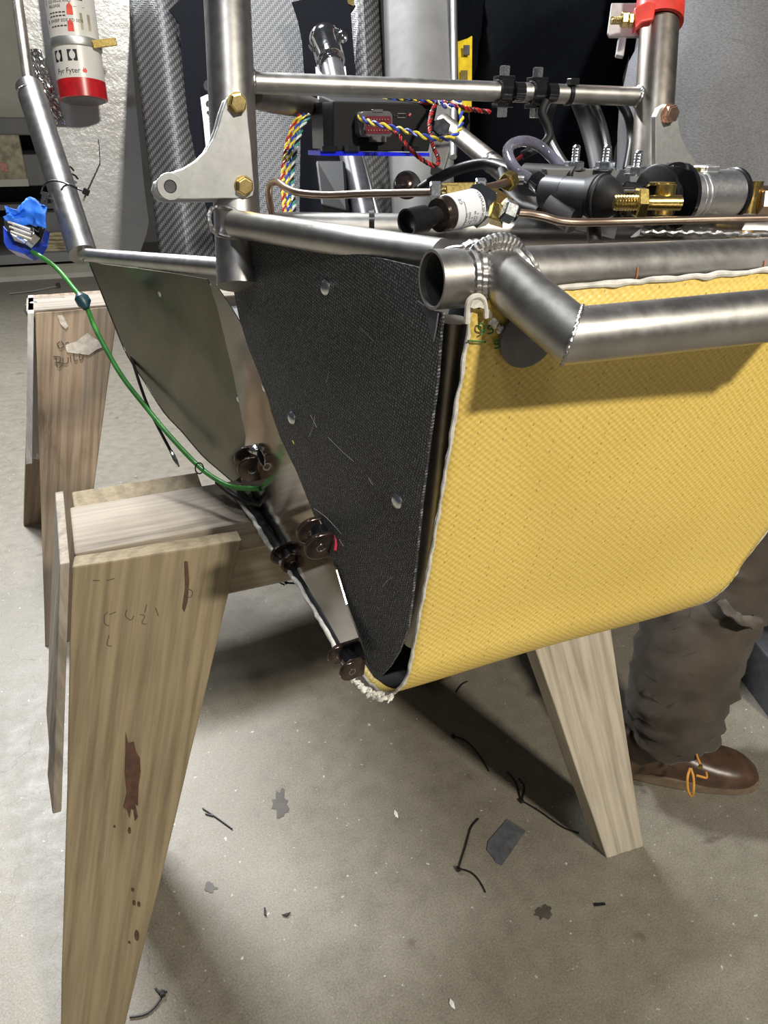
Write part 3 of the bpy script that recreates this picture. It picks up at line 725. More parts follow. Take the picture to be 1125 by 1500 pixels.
# black trim rod and white edge below
tr = thing('edge_trim', P(450,860,.80), 'black rubbery trim strip with crumbly white edge along the lower left of the nose', 'trim')
tq = [(352,720),(376,752),(398,788),(420,818),(445,852),(470,892),(492,930),(512,966)]
tz = [.706,.706,.704,.700,.695,.689,.684,.680]
MB().sweep(smooth_path([onz(x, y, z) for (x, y), z in zip(tq, tz)], 6), .0048, 12, jit=.0006).build('strip', 'black_rubber', tr)
MB().sweep(smooth_path([onz(x-8, y+5, z-.002) for (x, y), z in zip(tq, tz)], 6), .0026, 8, jit=.0022).build('crumbled_edge', 'white_edge', tr, label='crumbly white edge')
# ------------------------------------------------------------------ suspension tabs in smoky wrap
def tabs(px, py, D, r, off, gap, label):
    """pair of round-nosed lugs with bolt holes; off = image-plane offset (m) from the rear lug to the front one"""
    lat = CR*off[0]-CU*off[1]; ax = (lat - ray(px, py).normalized()*math.sqrt(max(1e-6, gap*gap-lat.length_squared))).normalized()
    c = P(px, py, D)+ax*gap*.5; out = -CR*.93+CU*.1; out = (out-ax*out.dot(ax)).normalized(); side = ax.cross(out)
    t = thing('lug_pair', c, label, 'lug', 'heat-tinted mounting lugs along the lower left of the nose')
    for s_ in (-1, 1):
        cc = c+ax*gap*s_*.5; n = 26; outer = []
        for k in range(n+1):
            a = -math.pi/2+math.pi*k/n; outer.append(cc+(out*math.cos(a)+side*math.sin(a))*r)
        outer += [cc+side*r*.95-out*r*1.25, cc-side*r*.95-out*r*1.25]
        h = .0022; lug = MB().prism([p-ax*h for p in outer], ax*2*h).build('lug', 'tinted_steel', t, bevel=.0012, ang=40)
        MB().lathe(cc+ax*h, ax, [(0,r*.25),(.0003,r*.25)], 16).build('bolt_hole', 'black_gloss', lug)
        MB().lathe(cc+ax*h, ax, [(0,r*.30),(.0005,r*.30),(.0005,r*.24),(0,r*.24)], 20).build('hole_rim', 'chrome', lug)
    MB().lathe(c-out*r*.5-ax*gap*.45, ax, [(0,r*.70),(gap*.9,r*.70)], 20).build('spacer', 'black_gloss', t)
    return t
tabs(364, 671, .86, .0165, (.004,.013), .022, 'uppermost glossy brown lug pair, where the green cable ends')
tabs(457, 777, .648, .0146, (.007,.0135), .020, 'glossy brown lug pair at the corner of the carbon panel, red mark behind')
tabs(411, 812, .82, .0125, (.012,.010), .022, 'lower dark lug pair left of the carbon panel corner')
tabs(496, 958, .655, .0108, (.010,.013), .022, 'lowest black lug pair at the tip of the nose')
plain('rag', (.035,.033,.032), .6, bmp=1, sc=150)
# crumpled sleeve and red mark beside the lugs
rt = thing('bolt_sleeve', P(405,665,.84), 'short dark steel sleeve crossing from the upper lug to the carbon panel', 'sleeve')
MB().sweep([P(384,676,.858), P(400,667,.845), P(428,652,.83)], .0170, 24).build('sleeve', 'tinted_steel', rt)
MB().sweep([P(396,669,.832), P(398,668,.83)], .0178, 24).build('ring', 'black_gloss', rt)
tag(MB().sweep(pxpath([(474,762,.642),(486,772,.634),(492,790,.630),(491,806,.630)]), .0014, 8).build('red_wire_end', 'red_mark'), 'short red wire end peeking out beside the carbon panel corner', 'wire')
tag(MB().sweep(pxpath([(425,766,.79),(432,784,.78),(440,800,.775)]), .0035, 10).build('black_sleeve', 'black_rubber'), 'small black rubber sleeve on the polished strip above the lugs', 'sleeve')
tag(MB().add([P(362,660,.835), P(372,651,.832), P(384,660,.83), P(378,668,.832), P(368,664,.83)], [(0,1,4),(1,2,3,4)]).build('foil_scrap', 'foil', solid=.0006), 'crumpled bright foil scrap on top of the upper lug', 'foil')

# ------------------------------------------------------------------ green cable, ferrule wire, blue connector
gc = thing('green_cable', P(200,560,1.0), 'green cable sagging from the blue connector to the upper lug', 'cable')
MB().sweep(pxpath([(44,368,1.06),(60,376,1.05),(84,394,1.03),(106,420,1.02),(124,444,1.01),(140,482,1.0),(160,520,.99),(182,556,.98),(215,598,.97),(250,640,.95),(290,682,.93),(320,704,.91),(345,714,.90),(382,716,.875)], 8), .0032, 12).build('cable', 'green_wire', gc)
MB().sweep([P(116,430,1.0), P(119,436,1.0), P(123,444,1.0), P(127,452,1.0)], [.0045,.0095,.0095,.0045], 14, jit=.001).build('heat_shrink', 'heatshrink', gc, label='dark teal heat-shrink lump')
MB().sweep([P(292+6*math.cos(a), 686+8*math.sin(a), .925+.006*math.sin(a)) for a in [k*math.pi/8 for k in range(17)]], .0009, 6).build('zip_tie_loop', 'black_wire', gc)
fw = thing('ferrule_wire', P(230,600,1.08), 'thin black wire with a bright crimp end hanging behind the green cable', 'wire')
MB().sweep(pxpath([(186,492,1.12),(192,520,1.10),(204,560,1.09),(218,598,1.08),(236,634,1.07),(252,664,1.06)]), .0022, 8).build('wire', 'black_wire', fw)
MB().sweep([P(250,660,1.06), P(256,672,1.06), P(262,684,1.06)], [.0026,.0034,.0015], 8).build('crimp', 'chrome', fw)
tag(MB().sweep(pxpath([(318,706,.95),(340,724,.93),(365,736,.92),(392,742,.90)]), .0035, 8).build('black_cable', 'black_wire'), 'black cable lying under the green cable on the near beam', 'cable')
bc = thing('wrapped_connector', P(35,340,1.07), 'blue plastic connector wrapped in torn blue tape with a metal clip', 'connector')
MB().prism([P(4,330,1.05),P(12,338,1.05),P(38,349,1.05),P(54,346,1.07),P(60,330,1.09),P(56,352,1.08),P(48,366,1.06),P(36,372,1.04),P(10,364,1.04),P(5,355,1.04)], CF*.03).build('shell', 'connector_blue', bc, bevel=.001, ang=20)
MB().prism([P(5,318,1.04),P(12,325,1.035),P(48,333,1.035),P(50,342,1.035),P(40,352,1.035),P(36,357,1.03),P(20,352,1.03),P(14,342,1.035),P(6,332,1.04)], CF*.02).build('metal_plate', 'chrome', bc, bevel=.001, smooth=False)
for k in range(3):
    MB().sweep([P(12+2*k,325+7*k,1.028), P(44+1*k,336+7*k,1.026)], .0016, 6).build('rib', 'white_paint', bc)
rows_ = []
for i in range(9):
    r_ = []
    for j in range(13):
        t = j/12; s_ = i/8
        x = 8+t*58; yt = 300+8*math.sin(t*7+.4)-(0 if t < .5 else (t-.5)*14); yb = 322+t*14
        p = P(x, yt+(yb-yt)*s_, 1.022+.012*math.sin(t*3.1))+noise.noise_vector(V((t*5, s_*4, 1)))*.006
        r_.append(p)
    rows_.append(r_)
MB().grid(rows_).build('tape_wrap', 'tape_blue', bc, solid=.0012, label='crumpled bright blue tape')
MB().prism([P(62,280,1.06),P(71,282,1.06),P(66,305,1.05),P(58,303,1.05)], CF*.003).build('clip', 'chrome', bc, smooth=False)
MB().sweep([P(64,310,1.05),P(62,335,1.05),P(56,352,1.06)], .004, 10).build('clip_arm', 'black_plastic', bc)
zt = thing('zip_tie', P(126,280,1.02), 'long thin black zip tie looped round the slanting left tube', 'zip tie')
MB().sweep(pxpath([(60,284,1.05),(64,272,1.05),(76,265,1.04),(92,267,1.03),(108,274,1.01),(124,281,1.01)]), .0013, 6).build('strap', 'black_wire', zt)
MB().sweep(pxpath([(90,278,1.03),(95,272,1.015),(104,271,1.0),(113,275,1.0)]), .0013, 6).build('strap', 'black_wire', zt)
MB().sweep([P(70,290,1.06), P(90,299,1.06)], .0014, 6).build('strap', 'black_wire', zt)
MB().sweep([P(122,294,1.01), P(126,284,1.01), P(146,240,1.04), P(144,205,1.08)], .0012, 6).build('tail', 'black_wire', zt)
MB().box(P(126,281,1.005), (.0085,.006,.0085), Matrix.Rotation(.5,4,'Y')).build('head', 'black_plastic', zt, smooth=False, bevel=.0008)

# ================================================================== FIREWALL AND EXTINGUISHER
FWY = 1.64
fwp = [(28,-40),(188,-40),(190,30),(194,90),(200,160),(206,220),(212,280),(218,325),(214,345),(206,368),(130,384),(118,382),(104,366),(93,345),(84,310),(72,270),(58,215),(47,160),(38,110),(30,50)]
def on_fw(px, py, l=0): return ony(px, py, FWY-l)
fwt = thing('firewall_sheet', on_fw(150,365), 'crinkled silvery grey sheet behind the slanting left tube, extinguisher hanging before it', 'sheet')
MB().prism([on_fw(*q) for q in fwp], (0,.003,0)).build('sheet', 'firewall_film', fwt, smooth=False)
def crinkle(pxs, amp, name, par, mat, y0, nx=14, ny=26, label=None):
    (x0,y0_,x1,y1_) = pxs[:4]; rws = []
    for i in range(ny):
        r_ = []
        for j in range(nx):
            t, s_ = j/(nx-1), i/(ny-1); xx = x0+(x1-x0)*t+s_*pxs[4]; yy = y0_+(y1_-y0_)*s_
            p = ony(xx, yy, y0); nv = noise.noise_vector(V((t*6, s_*9, 3.3)))+noise.noise_vector(V((t*14, s_*20, 1.3)))*.5
            r_.append(p+V((nv.x*.5, nv.y, nv.z*.5))*amp)
        rws.append(r_)
    return MB().grid(rws).build(name, mat, par, smooth=False, label=label)
crinkle((40,72,60,182,36), .0035, 'foil_patch', fwt, 'foil', FWY-.012, 12, 30, label='crumpled bright foil')
for (x, y) in ((112,246),(118,258)): MB().sweep([on_fw(x-12,y-3,.015), on_fw(x-8,y-1,.02), on_fw(x-4,y+4,.015)], .0018, 6).build('twist_tie', 'black_wire', fwt)
# extinguisher: axis from lower end upwards
e0 = P(123, 148, 1.30); e1 = ony(96, -40, e0.y+.03); ea = (e1-e0).normalized(); er = .0405
ex = thing('fire_extinguisher', e0, 'white fire extinguisher with red base band and instruction label, clamped to the grey sheet', 'extinguisher')
MB().lathe(e0, ea, [(0,er*.93),(.001,er),(.028,er),(.0285,er*.985)], 48).build('base_band', 'red_band', ex)
MB().lathe(e0+ea*.0285, ea, [(0,er*.985),(.30,er*.985),(.34,er*.7),(.36,er*.3)], 48).build('cylinder', 'white_paint', ex)
MB().lathe(e0-ea*.001, ea, [(0,er*.88),(.0012,er*.9)], 40).build('base_ring', 'grey_plastic', ex)
side = ea.cross(CF).normalized(); side = side if side.dot(CR) > 0 else -side; frontd = side.cross(ea).normalized(); frontd = frontd if frontd.dot(CF) < 0 else -frontd
def on_ex(u, h, r=er*.985+.0005):                                # u metres round the wall, h metres up
    h -= .008
    a = u/er; return e0+ea*h+side*math.sin(a)*r+frontd*math.cos(a)*r
MB().lathe(e0+ea*.077, ea, [(0,er+.0016),(.001,er+.002),(.012,er+.002),(.013,er+.0016)], 48).build('clamp_band', 'aluminium', ex, label='metal clamp band with latch')
MB().box(on_ex(.052,.091,er+.016), (.040,.006,.012), Matrix.Rotation(-.15,4,'Y')).build('latch', 'brass', ex, smooth=False, bevel=.001)
def ex_text(s_, size, u, h, mat, name='lettering'):
    vs, fs = text_geo(s_, size); MB().add([on_ex(u+v.x, h+v.y) for v in vs], fs).build(name, mat, ex, smooth=False)
ex_text('Fyr Fyter', .0115, -.028, .043, 'print_black')
def ex_patch(u0, h0, u1, h1, mat, name='label_mark', r=er*.985+.0007, pts=None):
    if pts is None: pts = [(u0,h0),(u1,h0),(u1,h1),(u0,h1)]
    mb = MB(); mb.add([on_ex(u, h, r) for u, h in pts], [tuple(range(len(pts)))]); mb.build(name, mat, ex, smooth=False)
def flame(u, h, k, mat='print_red'): ex_patch(0,0,0,0,mat,'flame_mark',pts=[(u+a*k,h+b*k) for a,b in ((-.3,0),(.3,0),(.5,.35),(.3,.55),(.25,.9),(0,.6),(-.1,1.1),(-.3,.6),(-.5,.4))])
flame(.022, .044, .008)
for u in (-.029, -.003):
    ex_patch(u, .061, u+.016, .078, 'print_black', 'pictogram')
    ex_patch(0,0,0,0,'white_paint','pictogram',er*.985+.001,[(u+.008+.005*math.cos(t*.7), .0695+.0065*math.sin(t*.7)) for t in range(9)])
lines = [('4', 'SWEEP SIDE TO SIDE', .118), ('3', 'SQUEEZE AND', .146), (None, 'RELEASE', .139), ('2', 'AIM AT BASE OF FIRE', .176)]
for num, tx, h in lines:
    ex_text(tx, .0062, -.026, h, 'print_black')
    if num: ex_text(num, .010, -.036, h-.001, 'print_black')
for h in (.1115, .131, .126, .169, .164): 
    for k in range(5):
        ex_patch(-.026+k*.0062, h, -.026+k*.0062+.0045, h+.0016, 'print_black', 'label_mark')
for (u, h) in ((.008,.104),(.010,.128),(.012,.158),(.012,.190)):
    ex_patch(0,0,0,0,'print_red','pictogram',pts=[(u-.004,h),(u+.006,h),(u+.006,h+.012),(u+.002,h+.018),(u-.003,h+.013)])
for h in (.122, .153, .183): ex_patch(-.034, h, .014, h+.0007, 'print_black', 'label_mark')
ex_patch(.020,.150,.034,.153,'print_black'); ex_patch(.018,.140,.036,.1405,'print_black')
ex_patch(.026,.108,.044,.132,'tin','label_mark')
mb = MB(); hp = [P(37,-20,1.30),P(40,4,1.30),P(43,20,1.30),P(47,22,1.30),P(50,14,1.30),P(62,14,1.30),P(70,12,1.30),P(70,-20,1.30)]
mb.prism(hp, CF*.03); mb.build('nozzle', 'dark_red', ex, smooth=False, bevel=.003, label='dark red nozzle')

# ================================================================== SEAT, BELTS, ALUMINIUM PANEL
def seat_pt(px_frac, py):
    xl = 190+py*.12; xr = 556+py*.05
    x = xl+(xr-xl)*px_frac
    D = 1.36-.00042*py
    b_ = math.exp(-((px_frac-.12)/.10)**2)*.10+math.exp(-((px_frac-.93)/.07)**2)*.09
    return P(x, py, D-b_*.9)
srow = [[seat_pt(j/60, -40+i*440/40) for j in range(61)] for i in range(41)]
se = thing('seat_shell', seat_pt(.5, 395), 'silvery twill-woven composite seat shell with rounded side bolsters behind the steering column', 'seat')
MB().grid(srow, 128, 150).build('shell', 'seat_twill', se, solid=.004)
def strap(pts, name, label, D, par=None, th=.004, mat='strap_black'):
    t = thing(name, P(*pts[0], D), label, 'belt', 'harness belts on the woven seat')
    MB().prism([P(x, y, D-.0004*y*.5) for x, y in pts], CF*th).build('webbing', mat, t, smooth=False, bevel=.001)
    return t
s1 = strap([(247,14),(262,0),(275,-20),(306,-20),(308,60),(313,180),(322,300),(338,385),(290,385),(283,300),(276,180),(266,80),(262,35),(257,28)], 'harness_belt', 'left black harness belt over the woven seat, white tag on it', 1.255)
MB().prism([P(290,112,1.24),P(306,108,1.24),P(326,260,1.18),P(306,262,1.18),P(298,180,1.21)], CF*.002).build('tag', 'label_white', s1, smooth=False, label='white tag with black dots')
for (x, y, a, c) in ((303,125,5,8),(305,152,4,5),(308,165,6,3.5),(310,178,4,4),(313,200,6,4),(316,216,5,7)):
    MB().prism([P(x+a*math.cos(k*.785), y+c*math.sin(k*.785), 1.21) for k in range(8)], CF*.0006).build('tag_print', 'print_black', s1, smooth=False)
s2_ = strap([(427,3),(446,-2),(505,-4),(521,8),(514,18),(517,60),(523,130),(528,200),(520,335),(438,345),(440,200),(446,120),(442,60),(436,30)], 'harness_belt', 'right black harness belt behind the chrome quick-release hub', 1.275)
MB().prism([P(462,98,1.2),P(473,97,1.2),P(480,180,1.16),P(468,180,1.16)], CF*.002).build('tag', 'label_white', s2_, smooth=False)
MB().prism([P(500,97,1.2),P(506,97,1.2),P(512,150,1.17),P(504,150,1.17)], CF*.002).build('tag', 'label_white', s2_, smooth=False)
MB().prism([P(508,-3,1.2),P(519,0,1.2),P(518,9,1.2),P(510,5,1.2)], CF*.003).build('buckle', 'brass', s2_, smooth=False)
apr = [[P(562+ (664-562)*t + y*.03*(1-t), y, 1.30-.0003*y - .02*math.sin(t*math.pi)) for t in [j/12 for j in range(13)]] for y in range(-40, 361, 20)]
ap = tag(MB().grid(apr).build('aluminium_panel', 'alu_dull', solid=.003), 'dull grey aluminium panel standing between the woven seat and the yellow strip', 'panel')
tag(MB().sweep([P(664,-40,1.29), P(666,120,1.26), P(664,230,1.22)], .006, 12).build('panel_edge_tube', 'machined'), 'bright slim tube along the right edge of the aluminium panel', 'tube')
lv = thing('spirit_level', P(680,118,1.34), 'yellow level-like strip standing on end beside the aluminium panel', 'tool')
MB().prism([P(667,-40,1.34),P(694,-40,1.34),P(692,60,1.33),P(691,160,1.32),P(673,160,1.32),P(669,60,1.33)], CF*.012).build('body', 'yellow_plastic', lv, smooth=False, bevel=.002)
MB().prism([P(679,66,1.32),P(688,66,1.32),P(688,80,1.32),P(679,80,1.32)], CF*.002).build('mark', 'grey_plastic', lv, smooth=False)
MB().prism([P(675,103,1.32),P(685,103,1.32),P(685,118,1.32),P(675,118,1.32)], CF*.002).build('mark', 'brass', lv, smooth=False)
# steering column
q0, q1_, q2_ = P(540,345,.97), P(498,150,1.10), P(486,96,1.135)
stc = thing('steering_column', q0, 'grey steering column with a chrome quick-release hub, passing behind the black box', 'steering column')
MB().sweep([q0, q1_, q2_], .0170, 28).build('shaft', 'grey_plastic', stc)
MB().sweep([q0+CR*.019, P(516,220,1.04)+CR*.010], .005, 12).build('rib', 'raw_steel', stc)
hd = (P(470,36,1.17)-q2_).normalized()
MB().lathe(q2_-hd*.004, hd, [(0,.0175),(.003,.0195),(.006,.0195),(.0065,.0180),(.012,.0180),(.0125,.0225),(.052,.0225),(.056,.0240),(.068,.0240),(.072,.0215),(.074,.017)], 36).build('quick_release_hub', 'chrome', stc, label='chrome hub')
MB().sweep([P(477,38,1.15), P(498,46,1.14), P(504,50,1.14)], .0028, 10).build('release_lever', 'chrome', stc)
MB().lathe(P(502,54,1.14), CF, [(-.006,.003),(-.004,.0072),(.004,.0072),(.006,.003)], 16).build('lever_knob', 'chrome', stc)
MB().lathe(P(459,72,1.14), CF, [(-.004,.002),(0,.0048),(.004,.002)], 12).build('screw', 'chrome', stc)
MB().lathe(P(455,68,1.14), CF, [(-.003,.002),(0,.0034),(.003,.002)], 12).build('screw', 'chrome', stc)

# ================================================================== ECU BOX AND WIRES
by0 = P(560,190,.86).y
def on_b(px, py, l=0): return ony(px, py, by0-l)
eb = thing('control_box', on_b(550,228), 'flat black electronics box with a blue lower edge and multi-pin socket under the cross tube', 'control box')
MB().prism([on_b(488,148),on_b(642,152),on_b(628,222),on_b(488,222)], (0,.05,.008)).build('case', 'box_black', eb, smooth=False, bevel=.0015)
MB().prism([on_b(472,150,-.004),on_b(489,148,-.001),on_b(489,222,-.001),on_b(474,218,-.004)], (0,.04,0)).build('side_flange', 'black_gloss', eb, smooth=False)
MB().prism([on_b(469,221,.002),on_b(629,224,.002),on_b(629,229,.002),on_b(469,228,.002)], (0,.045,0)).build('base_plate', 'blue_edge', eb, smooth=False, label='glowing-blue acrylic base edge')
for x0 in (472, 505, 592):
    MB().prism([on_b(x0,214,.006),on_b(x0+22,214,.006),on_b(x0+22,222,.006),on_b(x0,222,.006)], (0,.006,0)).build('foot', 'black_gloss', eb, smooth=False)
cnr = []
def rrect(x0, y0, x1, y1, r, l):
    o = []
    for cx, cy, a in ((x1-r,y0+r,-90),(x1-r,y1-r,0),(x0+r,y1-r,90),(x0+r,y0+r,180)):
        for k in range(5):
            t = math.radians(a+k*22.5); o.append(on_b(cx+r*math.cos(t), cy+r*math.sin(t), l))
    return o
sk = MB().prism(rrect(527,163,575,201,7,.016), (0,.016,0)).build('socket', 'grey_plastic', eb, smooth=False, bevel=.0006, label='grey multi-pin socket')
MB().prism(rrect(535,170,573,196,3,.0165), (0,.002,0)).build('socket_face', 'dark_red', sk, smooth=False)
for r_i in range(3):
    for c_i in range(8):
        MB().box(on_b(539.5+c_i*4.1, 175+r_i*8, .0175), (.0012,.001,.0012)).build('pin', 'copper_line', sk, smooth=False)
MB().prism(rrect(546,160,561,164,1,.017), (0,.004,0)).build('catch', 'grey_plastic', sk, smooth=False)
MB().prism(rrect(543,199,566,208,1,.019), (0,.006,0)).build('catch', 'grey_plastic', sk, smooth=False)
MB().pipe(on_b(588,169,.001)+V((0,0,0)), on_b(588,169,.0012), .001).build('port', 'chrome', eb)
for (a, c) in (((582,166),(594,166)),((594,166),(594,172)),((594,172),(582,172)),((582,172),(582,166))):
    MB().sweep([on_b(*a,.0006), on_b(*c,.0006)], .0006, 6).build('port_rim', 'chrome', eb)
for x in (577, 600): MB().lathe(on_b(x,168,0), (0,-1,0), [(0,.0022),(.001,.0020)], 12).build('screw', 'chrome', eb)
def twist(path, mats, name, label, r=.0012, R=.0015, pitch=.016, group=None):
    path = smooth_path(path, 10); t = thing(name, path[0], label, 'wires', group)
    # resample
    L = [0]
    for i in range(1, len(path)): L.append(L[-1]+(path[i]-path[i-1]).length)
    n = max(12, int(L[-1]/(pitch/9))); pts = []; j = 0
    for k in range(n+1):
        s_ = L[-1]*k/n
        while j < len(L)-2 and L[j+1] < s_: j += 1
        f = (s_-L[j])/max(1e-9, L[j+1]-L[j]); pts.append(path[j].lerp(path[j+1], min(1, f)))
    for mi, mt in enumerate(mats):
        q = []; a = V((0,0,1))
        for k, p in enumerate(pts):
            tt = (pts[min(k+1, n)]-pts[max(k-1, 0)]).normalized(); a = (a-tt*a.dot(tt)); a = a.normalized() if a.length > .01 else V((1,0,0)); b_ = tt.cross(a)
            ph = 2*math.pi*(k*L[-1]/n/pitch+mi/len(mats)); q.append(p+(a*math.cos(ph)+b_*math.sin(ph))*R)
        MB().sweep(q, r, 6).build('strand', mt, t)
    return t
def D2(l): return [P(*q) for q in l]
twist(D2([(525,172,.835),(545,180,.82),(575,187,.815),(600,193,.81),(625,201,.81),(650,204,.82),(668,197,.83),(676,180,.84),(674,162,.85),(664,150,.86)]), ['yellow_wire','blue_wire'], 'twisted_pair', 'yellow and blue twisted pair looping from the box socket to the right', .0016, .0016, .020)
twist(D2([(572,188,.83),(585,200,.82),(602,220,.81),(620,235,.81),(638,243,.81),(642,232,.82),(634,212,.83),(629,185,.84),(634,160,.85),(645,146,.86)]), ['red_wire','red_wire','black_wire'], 'twisted_pair', 'red and black twisted wires drooping below the box', .0012, .0014, .012)
twist(D2([(560,146,.88),(590,144,.87),(620,146,.86),(645,150,.86),(660,146,.86)]), ['yellow_wire','blue_wire'], 'twisted_pair', 'yellow and blue twisted pair along the top of the box', .0014, .0015, .018)
twist(D2([(615,152,.87),(640,148,.86),(665,154,.85),(690,160,.85),(718,164,.86)]), ['red_wire','black_wire','red_wire'], 'twisted_pair', 'red and black wires running right from the top corner of the box', .0012, .0015, .014)
twist(D2([(640,146,.85),(655,156,.85),(676,150,.85)]), ['white_wire','blue_wire'], 'twisted_pair', 'short white and blue wires tangled at the top right of the box', .0013, .0018, .012)
for k, (mats, dx, lab) in enumerate(((['red_wire','yellow_wire'], 0, 'left strand of the wire bundle, red and yellow'), (['blue_wire','yellow_wire'], 7, 'middle strand of the wire bundle, blue and yellow'), (['white_wire','teal_wire','black_wire'], 14, 'right strand of the wire bundle, white and teal'))):
    twist(D2([(440+dx,168,.80),(430+dx,182,.80),(421+dx,210,.79),(416+dx,240,.78),(414+dx,265,.77),(416+dx,295,.75),(418+dx,330,.73)]), mats, 'wire_bundle', lab+', hanging left of the box', .0013, .0014, .018, 'twisted wire strands left of the black box')
# ================================================================== BRAKE PLUMBING
bl_ = tag(MB().sweep(pxpath([(405,334,.66),(398,312,.65),(394,285,.64),(397,270,.63),(407,267,.62),(420,276,.61),(440,283,.60),(480,286,.59),(530,284,.58),(580,283,.57),(636,282,.56)], 8), .0029, 16).build('brake_line', 'copper_line'), 'thin copper brake line bending from the side tube to the brass block', 'pipe')
br1 = tag(MB().sweep(pxpath([(748,312,.53),(770,313,.53),(795,317,.53),(820,324,.535),(850,326,.54),(900,325,.55),(980,323,.56),(1060,321,.57),(1180,319,.585)], 8), .0029, 16).build('brake_line', 'copper_line'), 'long copper brake line running right above the front cross tube', 'pipe')
tag(MB().sweep(pxpath([(708,276,.565),(725,272,.575),(742,267,.59)], 5), .0029, 14).build('brake_line', 'copper_line'), 'short copper pipe between the brass block and the brass nut', 'pipe')
def nut(par, c, d, r, L, mat, n=6, rot=.3, name='flare_nut'):
    return MB().lathe(V(c)-V(d).normalized()*L/2, d, [(0,r*.86),(L*.12,r),(L*.88,r),(L,r*.86)], n, rot).build(name, mat, par, smooth=False)
t1 = thing('brass_fitting', P(668,280,.57), 'brass junction block behind the pressure sensor, left copper line entering', 'fitting', 'brass brake fittings')
MB().prism([P(642,267,.56),P(700,266,.56),P(702,288,.56),P(672,292,.56),P(654,290,.56),P(643,284,.56)], CF*.012).build('block', 'brass', t1, smooth=False, bevel=.0008)
MB().prism([P(653,270,.548),P(672,270,.548),P(672,292,.548),P(653,292,.548)], CF*.012).build('boss', 'brass', t1, smooth=False, bevel=.0008)
nut(t1, P(638,281,.56), CR, .0075, .009, 'zinc'); nut(t1, P(704,274,.56), CR, .0065, .008, 'zinc')
MB().lathe(P(644,281,.56), CR, [(0,.0050),(.006,.0050)], 16).build('thread', 'brass', t1)
t2 = thing('brass_fitting', P(728,300,.54), 'brass tee block right of the pressure sensor, long copper line leaving it', 'fitting', 'brass brake fittings')
MB().prism([P(706,282,.535),P(726,275,.55),P(752,291,.545),P(733,299,.53)], V((0,0,-.002))).build('cap_face', 'brass', t2, smooth=False)
MB().prism([P(706,283,.535),P(733,300,.53),P(733,324,.53),P(713,318,.535),P(706,300,.535)], CF*.014+CR*.004).build('block', 'brass', t2, smooth=False, bevel=.0007)
MB().prism([P(733,299,.53),P(752,291,.545),P(752,308,.545),P(733,322,.53)], CF*.010-CR*.002).build('block_side', 'brass', t2, smooth=False, bevel=.0007)
nut(t2, P(744,309,.53), P(760,316,.535)-P(735,305,.53), .0080, .010, 'zinc')
MB().lathe(P(749,311,.53), P(760,316,.535)-P(735,305,.53), [(0,.0055),(.004,.0055)], 16).build('sleeve', 'black_gloss', t2)
t3 = thing('brass_fitting', P(748,264,.60), 'small brass nut where the clear hose meets the copper pipe', 'fitting', 'brass brake fittings')
nut(t3, P(746,265,.595), P(760,258,.60)-P(740,268,.59), .0075, .010, 'brass'); MB().lathe(P(752,262,.60), CR, [(0,.0045),(.008,.0045)], 14).build('thread', 'zinc', t3)
# pressure sensor
a0, a1 = P(597,326,.500), P(712,299,.545); ad = (a1-a0).normalized(); AL = (a1-a0).length
ps = thing('pressure_sensor', P(660,325,.52), 'small cylindrical pressure sensor with silver label and black plug lying on the side tube', 'sensor')
def px2m(x): return AL*(x-597)/(712-597)
MB().lathe(a0, ad, [(.004,.004),(.0045,.0072),(-.001,.0078),(-.001,.0090),(px2m(620),.0090),(px2m(622),.0080),(px2m(623),.005)], 32).build('plug', 'black_plastic', ps, label='black plug')
MB().lathe(a0+ad*px2m(621), ad, [(0,.0060),(px2m(643)-px2m(621),.0064)], 24).build('neck', 'black_plastic', ps)
MB().lathe(a0+ad*px2m(638), ad, [(0,.008),(.001,.0112),(.0032,.0120),(.0034,.0112),(px2m(656)-px2m(638),.0122)], 32).build('rim', 'tinted_steel', ps)
MB().lathe(a0+ad*px2m(651), ad, [(0,.0121),(.0005,.0125),(px2m(691)-px2m(651),.0125),(px2m(692)-px2m(651),.0118)], 40).build('body', 'label_white', ps, label='silver label band')
MB().lathe(a0+ad*px2m(691), ad, [(0,.0125),(.002,.0148),(px2m(708)-px2m(691),.0148),(px2m(709)-px2m(691),.011)], 6, .4).build('hex', 'chrome', ps, smooth=False)
MB().lathe(a0+ad*px2m(708), ad, [(0,.0080),(px2m(722)-px2m(708),.0080)], 24).build('thread', 'white_paint', ps)
sxv = ad; syv = (V((0,0,1))-ad*ad.z).normalized(); szv = sxv.cross(syv); szv = szv if szv.dot(CF) < 0 else -szv
def on_ps(l, u, r=.0127):
    a = u/.0125; return a0+ad*l+(szv*math.cos(a)+syv*math.sin(a))*r
def ps_text(s_, size, l, u):
    vs, fs = text_geo(s_, size); MB().add([on_ps(l-v.y, u+v.x) for v in vs], fs).build('lettering', 'print_black', ps, smooth=False)
ps_text('HONEYWELL', .0040, px2m(689), -.010); ps_text('CE', .0040, px2m(659), .006)
for k, l in enumerate((664,668,672,676,680)): ps_text(('P 5V DC','0-2000','PSI G','S/N 38','OUT V')[k], .0025, px2m(l), -.009+(k % 2)*.002)
MB().add([on_ps(px2m(661), u*.001) for u in range(-14, 9)]+[on_ps(px2m(661.6), u*.001) for u in range(-14, 9)], [(k, k+1, 24+k, 23+k) for k in range(22)]).build('label_line', 'print_black', ps)
